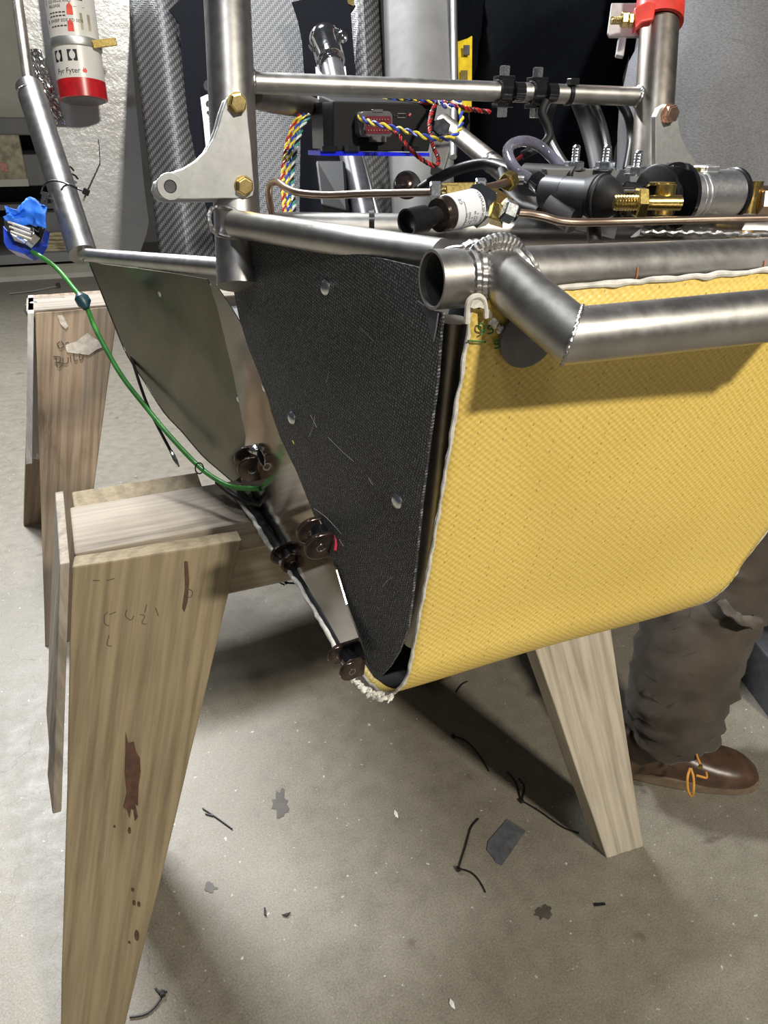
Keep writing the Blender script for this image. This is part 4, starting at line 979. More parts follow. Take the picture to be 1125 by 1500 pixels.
# master cylinder (front, black)
mc = thing('master_cylinder', P(850,285,.62), 'black brake master cylinder with a ribbed rubber boot and pushrod', 'master cylinder')
m0, m1 = P(806,282,.635), P(884,290,.60); md = (m1-m0).normalized()
MB().lathe(P(766,262,.68), P(830,268,.66)-P(766,262,.68), [(0,.010),(.001,.0135),(.05,.0150)], 28).build('rear_body', 'black_rubber', mc)
MB().pipe(m0-md*.004, m0+md*.016, .0140, .0022).build('socket_ring', 'master_grey', mc)
MB().lathe(m0+md*.004, md, [(0,.0110),(.0005,.0135),(.045,.0148),(.046,.0150)], 32).build('body', 'master_grey', mc)
MB().lathe(m0-md*.002, md, [(0,.0105),(.003,.0104)], 24).build('bore', 'black_gloss', mc)
MB().lathe(P(862,287,.612), md, [(0,.0155),(.006,.0170),(.010,.0180),(.011,.0172),(.012,.0182),(.014,.0182),(.015,.0168),(.018,.0165),(.024,.0135),(.028,.0095),(.032,.0055),(.034,.0045)], 36).build('boot', 'black_rubber', mc, label='ribbed rubber boot')
MB().lathe(P(895,280,.595), CR, [(0,.0030),(.018,.0030)], 14).build('pushrod', 'chrome', mc)
MB().lathe(P(782,262,.64), P(806,280,.63)-P(782,262,.64), [(0,.004),(.003,.0085),(.012,.0085),(.014,.0055),(.026,.005)], 20).build('inlet', 'black_gloss', mc, label='glossy black inlet')
fy = P(880,262,.66).y
mb = MB().prism([ony(800,247,fy),ony(1010,249,fy),ony(1010,292,fy),ony(810,290,fy)], (0,.008,0)); 
pf = thing('pedal_plate', ony(900,290,fy), 'bright metal mounting plate behind the black master cylinder, carrying three studs', 'plate')
mb.build('plate', 'alu_dull', pf, smooth=False, bevel=.001)
for i, x in enumerate((841, 886, 931)):
    st = thing('stud', P(x,247,.655), ('leftmost', 'middle', 'rightmost')[i]+' zinc stud with nut standing on the metal plate above the master cylinders', 'bolt', 'zinc studs with nuts on the plate')
    dy = (0, 0, 8)[i]
    MB().lathe(P(x,250+dy,.655), (0,0,1), [(0,.0035)]+[(.001+k*.0012, .0032+(k % 2)*.0005) for k in range(16)]+[(.0205,.002)], 14).build('threaded_rod', 'zinc', st)
    nut(st, P(x,243+dy,.655), (0,0,1), .0085, .0075, 'zinc', name='nut'); MB().lathe(P(x,249+dy,.655), (0,0,1), [(0,.0105),(.0015,.0105)], 20).build('washer', 'zinc', st)
m2 = thing('master_cylinder', P(960,265,.68), 'dark grey second master cylinder behind the plate, partly hidden by the black flange', 'master cylinder')
MB().lathe(P(915,268,.70), P(975,268,.685)-P(915,268,.70), [(0,.0150),(.035,.0150),(.036,.0172),(.050,.0172),(.052,.014)], 30).build('body', 'master_grey', m2)
# silver cylinder with flanges (pedal reservoir / balance unit)
c0 = P(985,288,.63); cd = (P(1095,284,.665)-P(985,288,.63)).normalized()
sc2 = thing('silver_cylinder', P(1045,310,.64), 'machined silver cylinder with black end flanges at the right above the brake line', 'cylinder')
MB().lathe(c0+cd*.006, cd, [(0,.018),(.0005,.0205),(.012,.0205),(.0124,.0196),(.014,.0196),(.0144,.0205),(.017,.0205),(.0174,.0198),(.019,.0198),(.0194,.0212),(.034,.0212),(.0345,.0205),(.060,.0205),(.061,.0195)], 48).build('body', 'machined', sc2)
MB().lathe(c0, cd, [(0,.022),(.001,.0268),(.005,.0268),(.006,.0245)], 40).build('flange', 'black_gloss', sc2, label='black flange')
MB().lathe(c0+cd*.0665, cd, [(0,.021),(.001,.0222),(.004,.0222),(.005,.020)], 40).build('flange', 'black_plastic', sc2)
MB().box(c0+cd*.034+V((0,0,.0205)), (.016,.016,.007)).build('boss', 'machined', sc2, smooth=False, bevel=.0015)
MB().box(c0+cd*.016+V((0,0,.0200)), (.012,.012,.005)).build('boss', 'brass', sc2, smooth=False, bevel=.001)
MB().lathe(c0-cd*.022, cd, [(0,.0235),(.001,.0255),(.004,.0255),(.005,.022)], 40).build('flange', 'black_plastic', sc2)
MB().lathe(c0-cd*.018, cd, [(0,.012),(.02,.013)], 24).build('neck', 'black_gloss', sc2)
# clevis and brass threaded bolt
cl = thing('clevis', P(940,290,.60), 'black clevis fork with a thick brass threaded bolt and nut, left of the silver cylinder', 'clevis')
MB().prism([P(905,276,.60),P(917,265,.60),P(982,270,.605),P(982,284,.605),P(930,282,.60),P(912,282,.60)], CF*.022).build('upper_arm', 'black_gloss', cl, smooth=False, bevel=.001)
MB().prism([P(905,306,.60),P(930,304,.60),P(985,306,.605),P(985,318,.605),P(912,318,.60)], CF*.022).build('lower_arm', 'black_gloss', cl, smooth=False, bevel=.001)
MB().lathe(P(970,314,.59), V((0,0,1)), [(0,.0075),(.022,.0075)], 20).build('pin', 'brass', cl)
MB().lathe(P(970,271,.595), V((0,0,1)), [(0,.010),(.002,.010)], 20).build('washer', 'brass', cl)
MB().lathe(P(899,297,.575), CR, [(0,.0048),(.001,.0058)]+[(.0018+k*.0011, .0054+(k % 2)*.0006) for k in range(18)]+[(.022,.0054),(.052,.0056)], 20).build('threaded_bolt', 'brass', cl, label='brass threaded bolt')
nut(cl, P(938,297,.578), CR, .0118, .008, 'brass', rot=0, name='nut')
rb = thing('brass_rod_end', P(1100,290,.66), 'brass rod end with hex nut at the right edge beside the silver cylinder', 'fitting', 'brass brake fittings')
MB().lathe(P(1096,312,.655), V((0,0,1)), [(0,.0075),(.026,.0075)], 20).build('pin', 'brass', rb)
MB().lathe(P(1095,272,.66), V((0,0,1)), [(0,.0115),(.002,.0115)], 20).build('washer', 'brass', rb)
MB().prism([P(1090,276,.655),P(1115,275,.655),P(1115,282,.655),P(1090,283,.655)], CF*.015).build('arm', 'black_gloss', rb, smooth=False)
nut(rb, P(1120,294,.65), CR, .0125, .014, 'copper_line', name='nut'); MB().lathe(P(1098,293,.655), CR, [(0,.0075),(.012,.0085)], 20).build('shaft', 'brass', rb)
# hose, cables
tag(MB().sweep(pxpath([(775,262,.66),(757,250,.66),(746,232,.67),(745,218,.68),(755,209,.69),(772,207,.70),(790,214,.71),(808,230,.71),(824,248,.70)], 8), .0050, 16).build('hose', 'smoke_hose'), 'translucent smoky hose looping above the master cylinder', 'hose')
tag(MB().sweep(pxpath([(800,148,.73),(794,165,.73),(802,185,.73),(804,200,.73),(795,212,.73),(780,220,.73),(765,228,.73)], 8), .0042, 12).build('cable', 'black_rubber'), 'black sleeved cable kinking down from the second pipe clamp', 'cable')
tag(MB().sweep(pxpath([(766,228,.73),(758,233,.73),(752,238,.73)], 4), .0018, 8).build('wire_end', 'red_wire'), 'red wire end coming out of the black sleeved cable', 'wire')
tag(MB().sweep(pxpath([(812,148,.78),(803,175,.79),(808,205,.79),(822,232,.77),(835,250,.75)], 8), .0042, 12).build('cable', 'black_wire'), 'black cable dropping behind the leftmost stud', 'cable')
tag(MB().sweep(pxpath([(850,148,.82),(862,180,.82),(872,215,.81),(880,252,.79)], 8), .0105, 14).build('cable', 'black_rubber'), 'thick black conduit below the zip tie, behind the studs', 'cable')
tag(MB().sweep(pxpath([(868,146,.80),(882,180,.80),(890,215,.79),(892,250,.77)], 8), .0040, 12).build('cable', 'black_wire'), 'thin black cable right of the thick conduit', 'cable')
tag(MB().sweep(pxpath([(905,146,.80),(920,170,.80),(925,205,.80),(918,250,.78)], 8), .0048, 12).build('cable', 'black_wire'), 'black cable curving beside the right upright tube', 'cable')
tag(MB().sweep(pxpath([(612,280,.93),(640,262,.90),(680,245,.88),(720,240,.86),(760,255,.80)], 8), .0062, 12).build('cable', 'black_wire'), 'black cable arching above the brass block', 'cable')
tag(MB().sweep(pxpath([(735,250,.80),(745,280,.76),(765,300,.72),(790,310,.70)], 8), .0050, 12).build('cable', 'black_rubber'), 'black cable passing down behind the tee block', 'cable')
tag(MB().sweep([P(806,300,.63), P(842,322,.62)], .0115, 20).build('stub_tube', 'grey_plastic'), 'short light grey tube stub below the black master cylinder', 'tube')
rj = thing('rod_joint', P(592,270,.95), 'round steel joint with a black cable, on the grey panel below the black box', 'joint')
MB().lathe(P(596,273,.95), -CF, [(0,.017),(.004,.018),(.010,.016),(.012,.010)], 28).build('cup', 'black_rubber', rj)
MB().lathe(P(592,268,.94), -CF, [(0,.012),(.008,.011),(.010,.006)], 24).build('ball', 'tinted_steel', rj)
bx2 = tag(MB().prism([P(462,235,1.0),P(505,235,1.0),P(510,310,.95),P(470,300,.95)], CF*.04).build('junction_box', 'box_black', smooth=False, bevel=.003), 'small black box hanging under the control box beside the column', 'box')
# white tube seen behind right of the column base
cb = thing('column_bracket', P(645,190,.92), 'grey block with a bright hex bolt under the right end of the black box', 'bracket')
MB().prism([P(632,185,.92),P(652,180,.92),P(660,215,.92),P(650,250,.92),P(632,240,.92)], CF*.03).build('block', 'alu_dull', cb, smooth=False, bevel=.002)
nut(cb, P(646,189,.915), -CF, .012, .010, 'chrome', name='bolt')
# clamps on the cross tube
cdir = (V(cB)-V(cA)).normalized()
def on_c(px):
    for k in range(700):
        p = V(cA)+cdir*k*.0008; rel = p-C0
        if 562.5+FOC*rel.dot(CR)/rel.dot(CF) >= px: return p
for i, px in enumerate((737, 785)):
    p = on_c(px); cpc = thing('pipe_clamp', p, ('left' if i == 0 else 'right')+' black two-piece pipe clamp with clear bolts on the thin cross tube', 'clamp', 'black pipe clamps on the cross tube')
    MB().lathe(p-cdir*.0065, cdir, [(0,.0098),(0.0004,.0128),(.0126,.0128),(.013,.0098)], 28).build('clamp_ring', 'black_gloss', cpc)
    MB().lathe(p+cdir*.004+V((0,-.010,0)), cdir, [(0,.004),(.001,.0085),(.011,.0085),(.012,.004)], 16).build('cable_bore', 'black_gloss', cpc)
    for z in (-1, 1):
        MB().lathe(p+V((0,0,z*.0125)), (0,0,z), [(0,.0055),(.009,.0055),(.0095,.004)], 6).build('bolt', 'clear_plastic' if False else 'zinc', cpc, smooth=False)
    MB().box(p+V((0,0,.0115)), (.018,.012,.004)).build('ear', 'black_gloss', cpc, smooth=False, bevel=.0006)
    MB().box(p+V((0,0,-.0115)), (.018,.012,.004)).build('ear', 'black_gloss', cpc, smooth=False, bevel=.0006)
p = on_c(832); zt2 = thing('zip_tie', p, 'black zip tie tight round the thin cross tube, right of the pipe clamps', 'zip tie')
MB().lathe(p-cdir*.002, cdir, [(0,.0092),(0,.0105),(.004,.0105),(.004,.0092)], 28).build('strap', 'black_plastic', zt2)
MB().box(p+V((0,-.006,.0105)), (.010,.008,.006)).build('head', 'black_plastic', zt2, smooth=False, bevel=.0008)
p = P(541,331,.575); tag(MB().lathe(p, CR, [(0,.0122),(.004,.0124)], 20).build('zip_tie', 'black_plastic'), 'black zip tie on the left end of the side tube behind the carbon panel', 'zip tie')
# red collar on right post
rc = thing('red_collar', P(963,20,.76), 'red plastic collar round the right upright tube with a brass bolt', 'collar')
pd = (V(pRb)-V(pRa)).normalized(); cc = P(967,14,.772)
MB().pipe(cc-pd*.020, cc+pd*.016, .0240, .004).build('ring', 'red_plastic', rc)
MB().prism([P(930,10,.745),P(950,0,.745),P(962,4,.745),P(958,28,.745),P(940,32,.745),P(930,42,.745)], CF*.012).build('ear', 'red_plastic', rc, smooth=False, bevel=.002)
MB().lathe(P(895,30,.75), CR, [(0,.0035)]+[(.001+k*.001, .0034+(k % 2)*.0004) for k in range(24)], 14).build('bolt', 'gold_zinc', rc)
nut(rc, P(914,29,.75), CR, .0075, .006, 'gold_zinc', name='nut'); nut(rc, P(923,30,.75), CR, .0070, .004, 'gold_zinc', name='nut')
cpp = thing('sensor_card', P(915,50,.80), 'milky plastic card with a short stem behind the brass bolt of the red collar', 'card')
MB().prism([P(896,4,.79),P(938,4,.79),P(938,54,.79),P(893,54,.79),P(890,48,.79)], CF*.003).build('card', 'frosted_plastic', cpp, smooth=False, bevel=.0008)
MB().prism([P(907,54,.79),P(918,54,.79),P(916,68,.79),P(914,82,.79),P(903,80,.79),P(905,66,.79)], CF*.006).build('stem', 'frosted_plastic', cpp, smooth=False, bevel=.0008)

# ================================================================== PEOPLE
def skin(name, nodes, edges, mat, parent, root=0, sub=2, folds=0, fsc=10, seed=0, label=None):
    me = bpy.data.meshes.new(name); me.from_pydata([tuple(V(n[0])) for n in nodes], edges, [])
    o = bpy.data.objects.new(name, me); COL.objects.link(o)
    o.modifiers.new('s', 'SKIN'); 
    for i, n in enumerate(nodes):
        sv = me.skin_vertices[0].data[i]; sv.radius = n[1] if isinstance(n[1], tuple) else (n[1], n[1]); sv.use_root = (i == root)
    m = o.modifiers.new('u', 'SUBSURF'); m.levels = m.render_levels = sub
    dg = bpy.context.evaluated_depsgraph_get(); dg.update(); m2_ = bpy.data.meshes.new_from_object(o.evaluated_get(dg))
    vs = [v.co.copy() for v in m2_.vertices]; fs = [tuple(p.vertices) for p in m2_.polygons]; nr = [v.normal.copy() for v in m2_.vertices]
    if folds:
        for i, v in enumerate(vs):
            q = V((v.x*fsc, v.y*fsc, v.z*fsc*2.4+seed)); f = noise.noise(q)+.5*noise.noise(q*2.3)
            vs[i] = v+nr[i]*(abs(f)*2-.5)*folds
    bpy.data.objects.remove(o); bpy.data.meshes.remove(me)
    return MB().add(vs, fs).build(name, mat, parent, ang=180, label=label)
def hand(par, wrist, dirn, palmn, s=1):
    """five unequal curled fingers from a palm"""
    w_, d, n = V(wrist), V(dirn).normalized(), V(palmn).normalized(); sd = d.cross(n).normalized()*s
    nodes = [(w_, .026), (w_+d*.045, .034), (w_+d*.085, .032)]; edges = [(0,1),(1,2)]
    h = skin('hand', nodes, edges, 'skin', par)
    for k, L in enumerate((.068,.078,.072,.056)):
        b_ = w_+d*.08+sd*(.026-.018*k); p1 = b_+d*L*.5+n*.006; p2 = p1+d*L*.3+n*.018; p3 = p2+n*.02
        skin('finger', [(b_,.0095),(p1,.009),(p2,.0085),(p3,.0075)], [(0,1),(1,2),(2,3)], 'skin', par)
    b_ = w_+d*.03+sd*.028; skin('thumb', [(b_,.012),(b_+d*.025+sd*.022,.0105),(b_+d*.052+sd*.024,.009)], [(0,1),(1,2)], 'skin', par)
def head(par, c, look, hairm='hair'):
    c = V(c); f = V(look).normalized(); f.z = 0; f.normalize(); s_ = V((0,0,1)).cross(f)
    rws = []
    for i in range(15):
        a = math.pi*i/14; r_ = []
        for j in range(25):
            b_ = 2*math.pi*j/24; x = math.sin(a)*math.cos(b_); y = math.sin(a)*math.sin(b_); z = math.cos(a)
            k = .098 if x > 0 else .100
            w2 = .075*(1-.25*max(0, -z)); p = c+f*(x*k*(1-.15*max(0,-z)))+s_*(y*w2)+V((0,0,z*.115))
            r_.append(p)
        rws.append(r_)
    MB().grid(rws).build('head', 'skin', par, ang=180)
    MB().lathe(c+f*.088+V((0,0,.01)), f+V((0,0,-.5)), [(0,.009),(.016,.012),(.024,.006)], 10).build('nose', 'skin', par, ang=180)
    for q in (-1, 1):
        MB().lathe(c+f*.086+s_*q*.032+V((0,0,.012)), f, [(0,.011),(.004,.008),(.006,.003)], 12).build('eye', 'white_paint', par)
        MB().lathe(c+f*.092+s_*q*.032+V((0,0,.012)), f, [(0,.005),(.001,.004)], 12).build('pupil', 'print_black', par)
        MB().lathe(c+s_*q*.070, s_*q, [(0,.010),(.010,.022),(.016,.018)], 12).build('ear', 'skin', par)
    MB().sweep([c+f*.090+s_*.022+V((0,0,-.052)), c+f*.096+V((0,0,-.054)), c+f*.090-s_*.022+V((0,0,-.052))], .005, 8).build('mouth', 'dark_red', par)
    rws = []
    for i in range(9):
        a = math.pi*.62*i/8; r_ = []
        for j in range(25):
            b_ = 2*math.pi*j/24; lim = a*(.62 if math.cos(b_) > .5 else 1.0)
            x = math.sin(lim)*math.cos(b_); y = math.sin(lim)*math.sin(b_); z = math.cos(lim)
            r_.append(c+f*(x*.108)+s_*(y*.088)+V((0,0,z*.128)))
        rws.append(r_)
    MB().grid(rws).build('hair', hairm, par, ang=180)
def shoe(par, heel, toe, mat, w_=.048, hgt=.105, laces=False):
    h, t = V(heel), V(toe); h.z = t.z = 0; d = (t-h).normalized(); L = (t-h).length; s_ = V((-d.y, d.x, 0))
    prof = [(0,.50,.62),(.04,.70,.9),(.15,.78,1.0),(.30,.76,1.0),(.45,.80,.86),(.58,.92,.68),(.72,1.0,.60),(.85,.96,.56),(.94,.76,.48),(1.0,.40,.32)]
    rws = []
    for a, ww, hh in prof:
        r_ = []
        for k in range(17):
            an = math.pi*k/16; cx, sz = math.cos(an), math.sin(an)
            r_.append(h+d*a*L+s_*(abs(cx)**.7*(1 if cx > 0 else -1))*w_*ww+V((0,0,.022+(hgt*hh-.022)*sz**.8)))
        rws.append(r_)
    o = MB().grid(rws).build('boot', mat, par, ang=180, sub=1)
    out = []
    for k in range(40):
        an = 2*math.pi*k/40; ca, sa = math.cos(an), math.sin(an)
        a = .5+.52*ca; ww = w_*1.1*(.82+.2*ca)
        out.append(h+d*a*L+s_*(abs(sa)**.75*(1 if sa > 0 else -1))*ww)
    MB().prism([p+V((0,0,.001)) for p in out], (0,0,.024)).build('sole', 'sole', par, smooth=False, bevel=.003)
    return o
# person in black behind the car
pb = thing('person', (.90,1.48,0), 'person in black hooded top and dark trousers standing behind the frame, head out of view', 'person')
cx = P(800,120,1.42); pel = V((cx.x, cx.y+.02, .93)); che = V((cx.x+.01, cx.y, 1.30))
skin('hooded_top', [(V((pel.x,pel.y,.90)),(.165,.12)),(V((cx.x,cx.y,1.10)),(.160,.12)),(che,(.185,.12)),(V((cx.x,cx.y,1.44)),(.12,.09)),(V((cx.x,cx.y,1.50)),(.075,.07))],
     [(0,1),(1,2),(2,3),(3,4)], 'cloth_black', pb, folds=.022, fsc=6)
for q in (-1, 1):
    sh_ = che+CR*.17*q+V((0,0,.08)); el = che+CR*(.24*q)+V((0,-.03,-.20)); wr = el+V((.02*q,-.16,-.16)) if q > 0 else el+CR*.14+V((0,-.10,-.10))
    skin('sleeve', [(sh_,.075),((sh_+el)/2,.068),(el,.064),((el+wr)/2,.055),(wr,.045)], [(0,1),(1,2),(2,3),(3,4)], 'cloth_black', pb, folds=.008, fsc=9, seed=q)
    hand(pb, wr, (wr-el), V((0,0,-1)), q)
skin('neck', [(V((cx.x,cx.y,1.48)),.055),(V((cx.x,cx.y-.02,1.58)),.052)], [(0,1)], 'skin', pb)
head(pb, (cx.x, cx.y-.03, 1.67), (-.5,-1,0))
ft1 = V((cx.x-.11, cx.y+.03, 0)); ft2 = V((cx.x+.12, cx.y+.05, 0))
skin('trousers', [(V((pel.x,pel.y,.95)),(.15,.11)),(V((pel.x,pel.y,.88)),(.155,.115)),(V((ft1.x+.02,ft1.y,.80)),.088),(V((ft1.x,ft1.y,.48)),.068),(V((ft1.x,ft1.y,.09)),.056),
     (V((ft2.x-.02,ft2.y,.80)),.088),(V((ft2.x,ft2.y,.48)),.068),(V((ft2.x,ft2.y,.09)),.056)], [(0,1),(1,2),(2,3),(3,4),(1,5),(5,6),(6,7)], 'cloth_black', pb, folds=.006, fsc=9)
for f_ in (ft1, ft2): shoe(pb, (f_.x+.03, f_.y+.07, 0), (f_.x-.05, f_.y-.20, 0), 'black_rubber')
# person in grey sweatshirt, right
pg = thing('person', (1.0,.75,0), 'person in grey sweatshirt, brown work trousers and tan-laced leather boots at right', 'person')
an1 = P(985,1085,1.40); kn1 = P(1045,860,1.33); hp1 = P(1150,480,1.22); pv = P(1130,420,1.22)
an1.z = max(an1.z, .10)
an2 = an1+V((.52,.02,0)); kn2 = V(((an2.x*.5+pv.x*.5)+.03,(an2.y*.5+pv.y*.5)-.05,.50)); hp2 = pv+V((.10,.13,-.06))
skin('trousers', [(pv,(.135,.105)),(pv+V((0,0,-.05)),(.15,.115)),(hp1+V((0,0,-.02)),.098),(P(1105,690,1.27),.098),(kn1+CR*.02,.094),(P(1000,960,1.36),.104),(an1+V((-.01,0,.03)),.088),(an1+V((-.01,0,0)),.074),
     (hp2,.098),(kn2,.082),(an2+V((0,0,.03)),.066)], [(0,1),(1,2),(2,3),(3,4),(4,5),(5,6),(6,7),(1,8),(8,9),(9,10)], 'trousers_brown', pg, folds=.013, fsc=13, sub=3, label='brown work trousers')
# knee pocket flap and outseam
MB().sweep(pxpath([(1056,880,1.235),(1070,898,1.225),(1085,908,1.222),(1100,912,1.225),(1118,908,1.24)], 5), .011, 10, flat=.45, jit=.004).build('pocket_flap', 'trousers_brown', pg)
ch1 = P(1075,60,1.20)
skin('sweatshirt', [(P(1065,430,1.26),(.175,.12)),(P(1035,300,1.25),(.20,.14)),(P(1048,160,1.23),(.19,.14)),(P(1080,10,1.21),(.175,.13)),(P(1085,-130,1.20),(.14,.10)),(P(1090,-180,1.20),(.075,.07))],
     [(0,1),(1,2),(2,3),(3,4),(4,5)], 'grey_knit', pg, folds=.010, fsc=4, label='heather grey knit sweatshirt')
nk = P(1085,-200,1.20)
skin('neck', [(nk-V((0,0,.04)),.055),(nk+V((-.03,-.02,.08)),.052)], [(0,1)], 'skin', pg); head(pg, nk+V((-.05,-.03,.15)), (-1,-.2,0))
for q in (-1, 1):
    sh_ = P(1080,-90,1.20)+V((.02,.16*q,0)); el = sh_+V((.10,.05*q,-.27)); wr = el+V((-.08,.03*q,-.22))
    skin('sleeve', [(sh_,.075),((sh_+el)/2,.066),(el,.058),(wr,.042)], [(0,1),(1,2),(2,3)], 'grey_knit', pg, folds=.006, fsc=8); hand(pg, wr, (wr-el), V((-1,0,0)), q)
toe = onz(1103,1146); heel = onz(880,1118); hl = toe+(heel-toe).normalized()*.30
shoe(pg, hl, toe, 'leather', .050, .105)
shoe(pg, an2+V((-.06,.06,0)), an2+V((.20,-.08,0)), 'leather', .050, .105)
lc = [[(1019,1098,1.325),(1021,1108,1.32),(1025,1118,1.315),(1026,1124,1.315)], [(1011,1125,1.30),(1007,1140,1.295),(1008,1158,1.295),(1013,1166,1.30),(1016,1158,1.295),(1016,1140,1.295),(1012,1125,1.30)],
      [(1020,1136,1.30),(1028,1138,1.30),(1035,1139,1.31),(1034,1130,1.31)]]
for l in lc: MB().sweep(pxpath(l, 5), .0022, 8).build('lace', 'lace', pg)
MB().lathe(P(1026,1123,1.31), -CF, [(0,.0045),(.003,.003)], 12).build('eyelet', 'brass', pg)

# ================================================================== FLOOR DEBRIS
def fz(x, y, z=.002): return onz(x, y, z)
def ftie(lines, head_, label, name='zip_tie', r=.0016):
    t = thing(name, fz(*lines[0][0]), label, 'zip tie', 'cut zip ties on the floor')
    for l in lines: MB().sweep(smooth_path([fz(*q) for q in l], 5) if len(l) > 2 else [fz(*q) for q in l], r, 6).build('strap', 'black_wire', t)
    if head_: MB().box(fz(*head_, .004), (.007,.007,.006)).build('head', 'black_plastic', t, smooth=False, bevel=.0007)
ftie([[(664,1078),(682,1085),(700,1103),(716,1129)]], (664,1078), 'curved black zip tie on the floor between nose and pale leg, nearest the yellow sheet')
ftie([[(743,1130),(755,1145),(763,1172)],[(760,1140),(768,1152),(765,1170)],[(763,1172),(790,1188),(825,1212),(848,1220)]], (764,1173), 'forked black zip tie with a long tail beside the pale sawhorse leg')
ftie([[(701,1199),(690,1212),(683,1235),(672,1270)],[(672,1272),(690,1278),(702,1290),(711,1307)]], (671,1273), 'bent black zip tie left of the grey tape piece')
ftie([[(297,1184),(318,1198),(340,1214)],[(301,1192),(312,1195)]], None, 'short grey zip tie scrap on the bright floor right of the near leg')
ftie([[(190,1490),(212,1486),(228,1474),(240,1456)],[(228,1448),(236,1456),(245,1452)]], (238,1456), 'black zip tie at the lower left beside the near leg')
ftie([[(668,1014),(676,1003),(685,998)]], None, 'black zip tie end just under the yellow sheet')
ftie([[(405,846),(420,853),(442,854)],[(404,850),(416,856)]], (418,852), 'black zip tie on the floor below the lower lug pair', r=.0024)
for (pts, lab) in (([(870,1324),(886,1323),(887,1326),(871,1328)], 'tiny dark strip on the open floor, lower right'), ([(387,1330),(389,1330),(390,1342),(387,1341)], 'tiny upright dark flake in the shadow of the near leg'), ([(413,1341),(426,1337),(420,1343)], 'tiny dark flake right of the upright flake')):
    tag(MB().prism([fz(x, y, .0012) for x, y in pts], (0,0,.002)).build('floor_scrap', 'black_rubber', smooth=False), lab, 'scrap', 'dark scraps on the floor')
tape = [(743,1200),(770,1217),(764,1226),(735,1268),(727,1264),(722,1256),(713,1246),(715,1232),(722,1224)]
tag(MB().prism([fz(x, y, .001) for x, y in tape], (0,0,.0008)).build('tape_piece', 'tape_grey', smooth=False), 'torn rectangle of grey duct tape stuck to the floor', 'tape')
for (x, y, s_, lab) in ((662,1471,5,'white paint chip at the bottom of the floor below the tape piece'),(580,1193,4,'white paint chip on the shaded floor left of the bright patch')):
    pts = [(x-s_*.5,y-s_*1.5),(x+s_*.6,y-s_*.4),(x+s_*.9,y+s_*1.6),(x-s_*.2,y+s_*.9),(x-s_*.8,y-s_*.2)]
    tag(MB().prism([fz(a, c, .001) for a, c in pts], (0,0,.0015)).build('paint_chip', 'paint_chip', smooth=False), lab, 'chip', 'white paint chips on the floor')
def stain(x, y, rx_, ry_, lab, seed):
    random.seed(seed); pts = []
    for k in range(22):
        a = 2*math.pi*k/22; q = random.uniform(.6, 1.15); pts.append(fz(x+rx_*q*math.cos(a), y+ry_*q*math.sin(a), .0004))
    tag(MB().prism(pts, (0,0,.0003)).build('floor_stain', 'stain', smooth=False), lab, 'stain', 'dark spots on the floor')
stain(411,1178,13,22,'dark ragged stain on the shaded floor right of the near leg',1); stain(308,1300,10,8,'small dark glossy spot in the shadow of the near leg',2)
stain(797,1337,14,12,'brownish stain on the open floor below the pale leg',3)

# ================================================================== BACKGROUND AT LEFT
def wbox(px0, py0, px1, py1, D, dep, name, mat, label, cat, z0=None):
    """upright box whose front rectangle is measured at distance D"""
    a, c = P(px0, py1, D), P(px1, py1, D); y = (a.y+c.y)/2; lo = ony((px0+px1)/2, py1, y); hi = ony((px0+px1)/2, py0, y)
    xa, xb = ony(px0, (py0+py1)/2, y).x, ony(px1, (py0+py1)/2, y).x; zb = lo.z if z0 is None else z0
    o = MB().box(((xa+xb)/2, y+dep/2, (zb+hi.z)/2), (xb-xa, dep, hi.z-zb)).build(name, mat, smooth=False, bevel=.006)
    return tag(o, label, cat)
DB = 6.3
yb = P(60,386,DB).y; fl0 = ony(60,386,yb).z
rk = thing('shelf_rack', (ony(20,380,yb).x, yb+.3, 0), 'grey storage rack far behind at left with tins, boxes and coiled hose', 'rack')
def rbox(px0, py0, px1, py1, dy, dep, name, mat, label=None):
    y = yb+dy; xa, xb = ony(px0,(py0+py1)/2,y).x, ony(px1,(py0+py1)/2,y).x; za, zb = ony((px0+px1)/2,py1,y).z, ony((px0+px1)/2,py0,y).z
    return MB().box(((xa+xb)/2, y+dep/2, (za+zb)/2), (xb-xa, dep, zb-za)).build(name, mat, rk, smooth=False, label=label)
rbox(-160,374,170,388,0,.7,'shelf','cabinet_grey'); rbox(-160,264,42,275,0,.7,'shelf','cabinet_beige'); rbox(-160,300,170,308,.4,.3,'shelf','cabinet_grey')
for x in (-150, 160): rbox(x,150,x+10,395,.05,.05,'post','cabinet_grey')
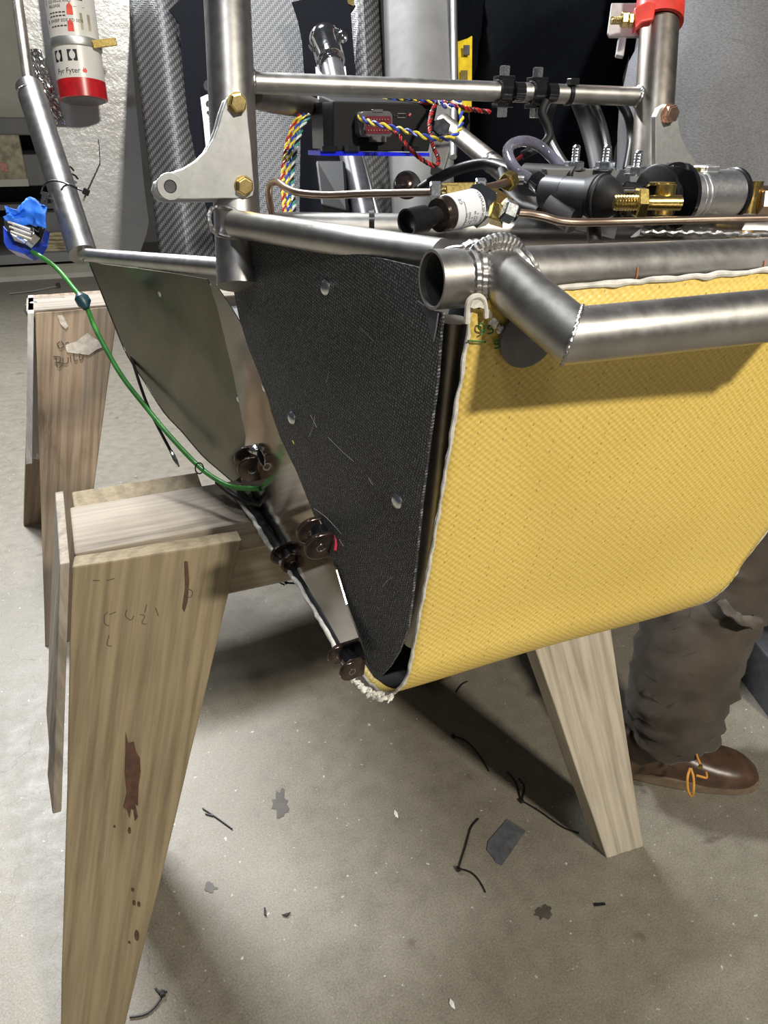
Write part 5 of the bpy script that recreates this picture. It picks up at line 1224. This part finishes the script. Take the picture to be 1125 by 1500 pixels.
MB().box((ony(20,380,yb).x, yb+.72, .9), (2.2,.02,1.9)).build('back_panel', 'cabinet_dark', rk, smooth=False)
MB().box((ony(20,380,yb).x, yb+.35, .06), (2.0,.5,.12)).build('plinth', 'cabinet_beige', rk, smooth=False)
wbox(-120,-60,46,172,6.0,.5,'wall_cabinet','cabinet_beige','pale beige wall cabinet far at upper left','cabinet')
def item(px0, py0, px1, py1, dy, dep, name, mat, label, cat):
    y = yb+dy; xa, xb = ony(px0,(py0+py1)/2,y).x, ony(px1,(py0+py1)/2,y).x; za, zb = ony((px0+px1)/2,py1,y).z, ony((px0+px1)/2,py0,y).z
    return tag(MB().box(((xa+xb)/2, y+dep/2, (za+zb)/2), (xb-xa, dep, zb-za)).build(name, mat, smooth=False, bevel=.01), label, cat)
item(-40,172,60,198,.1,.5,'storage_box','cabinet_grey','long grey box on top of the far rack','box')
item(-8,197,34,264,.08,.3,'tin','tin','stained beige tin with a pink sticker on the far rack','tin')
item(0,238,12,252,.07,.01,'sticker','sticker_pink','pink sticker on the stained beige tin','sticker')
item(36,226,80,272,.12,.4,'storage_box','cabinet_grey','grey box right of the stained tin on the far rack','box')
item(62,310,125,340,.2,.3,'storage_box','cabinet_grey','low grey box above the coiled hose on the far rack','box')
hz = ony(85,374,yb+.15).z; hx = ony(78,372,yb+.15).x
mb = MB(); pts = []
for k in range(120):
    a = k*.33; R_ = .23+.035*math.sin(k*.7); pts.append(V((hx+R_*math.cos(a)*1.1, yb+.28+R_*.75*math.sin(a), hz+.02+.0014*k+.008*math.sin(k*1.9))))
tag(mb.sweep(smooth_path(pts, 2), .017, 8).build('coiled_hose', 'hose_cream'), 'cream coiled hose on the bottom shelf of the far rack', 'hose')
# dark box at right edge
k0 = onz(1093,1010); 
tag(MB().box((k0.x+.34, k0.y+.02, .06), (.62,.5,.12), Matrix.Rotation(-.35,4,'Z')).build('tool_case', 'dark_box', smooth=False, bevel=.004), 'dark grey low case on the floor at the right edge behind the boot', 'case')
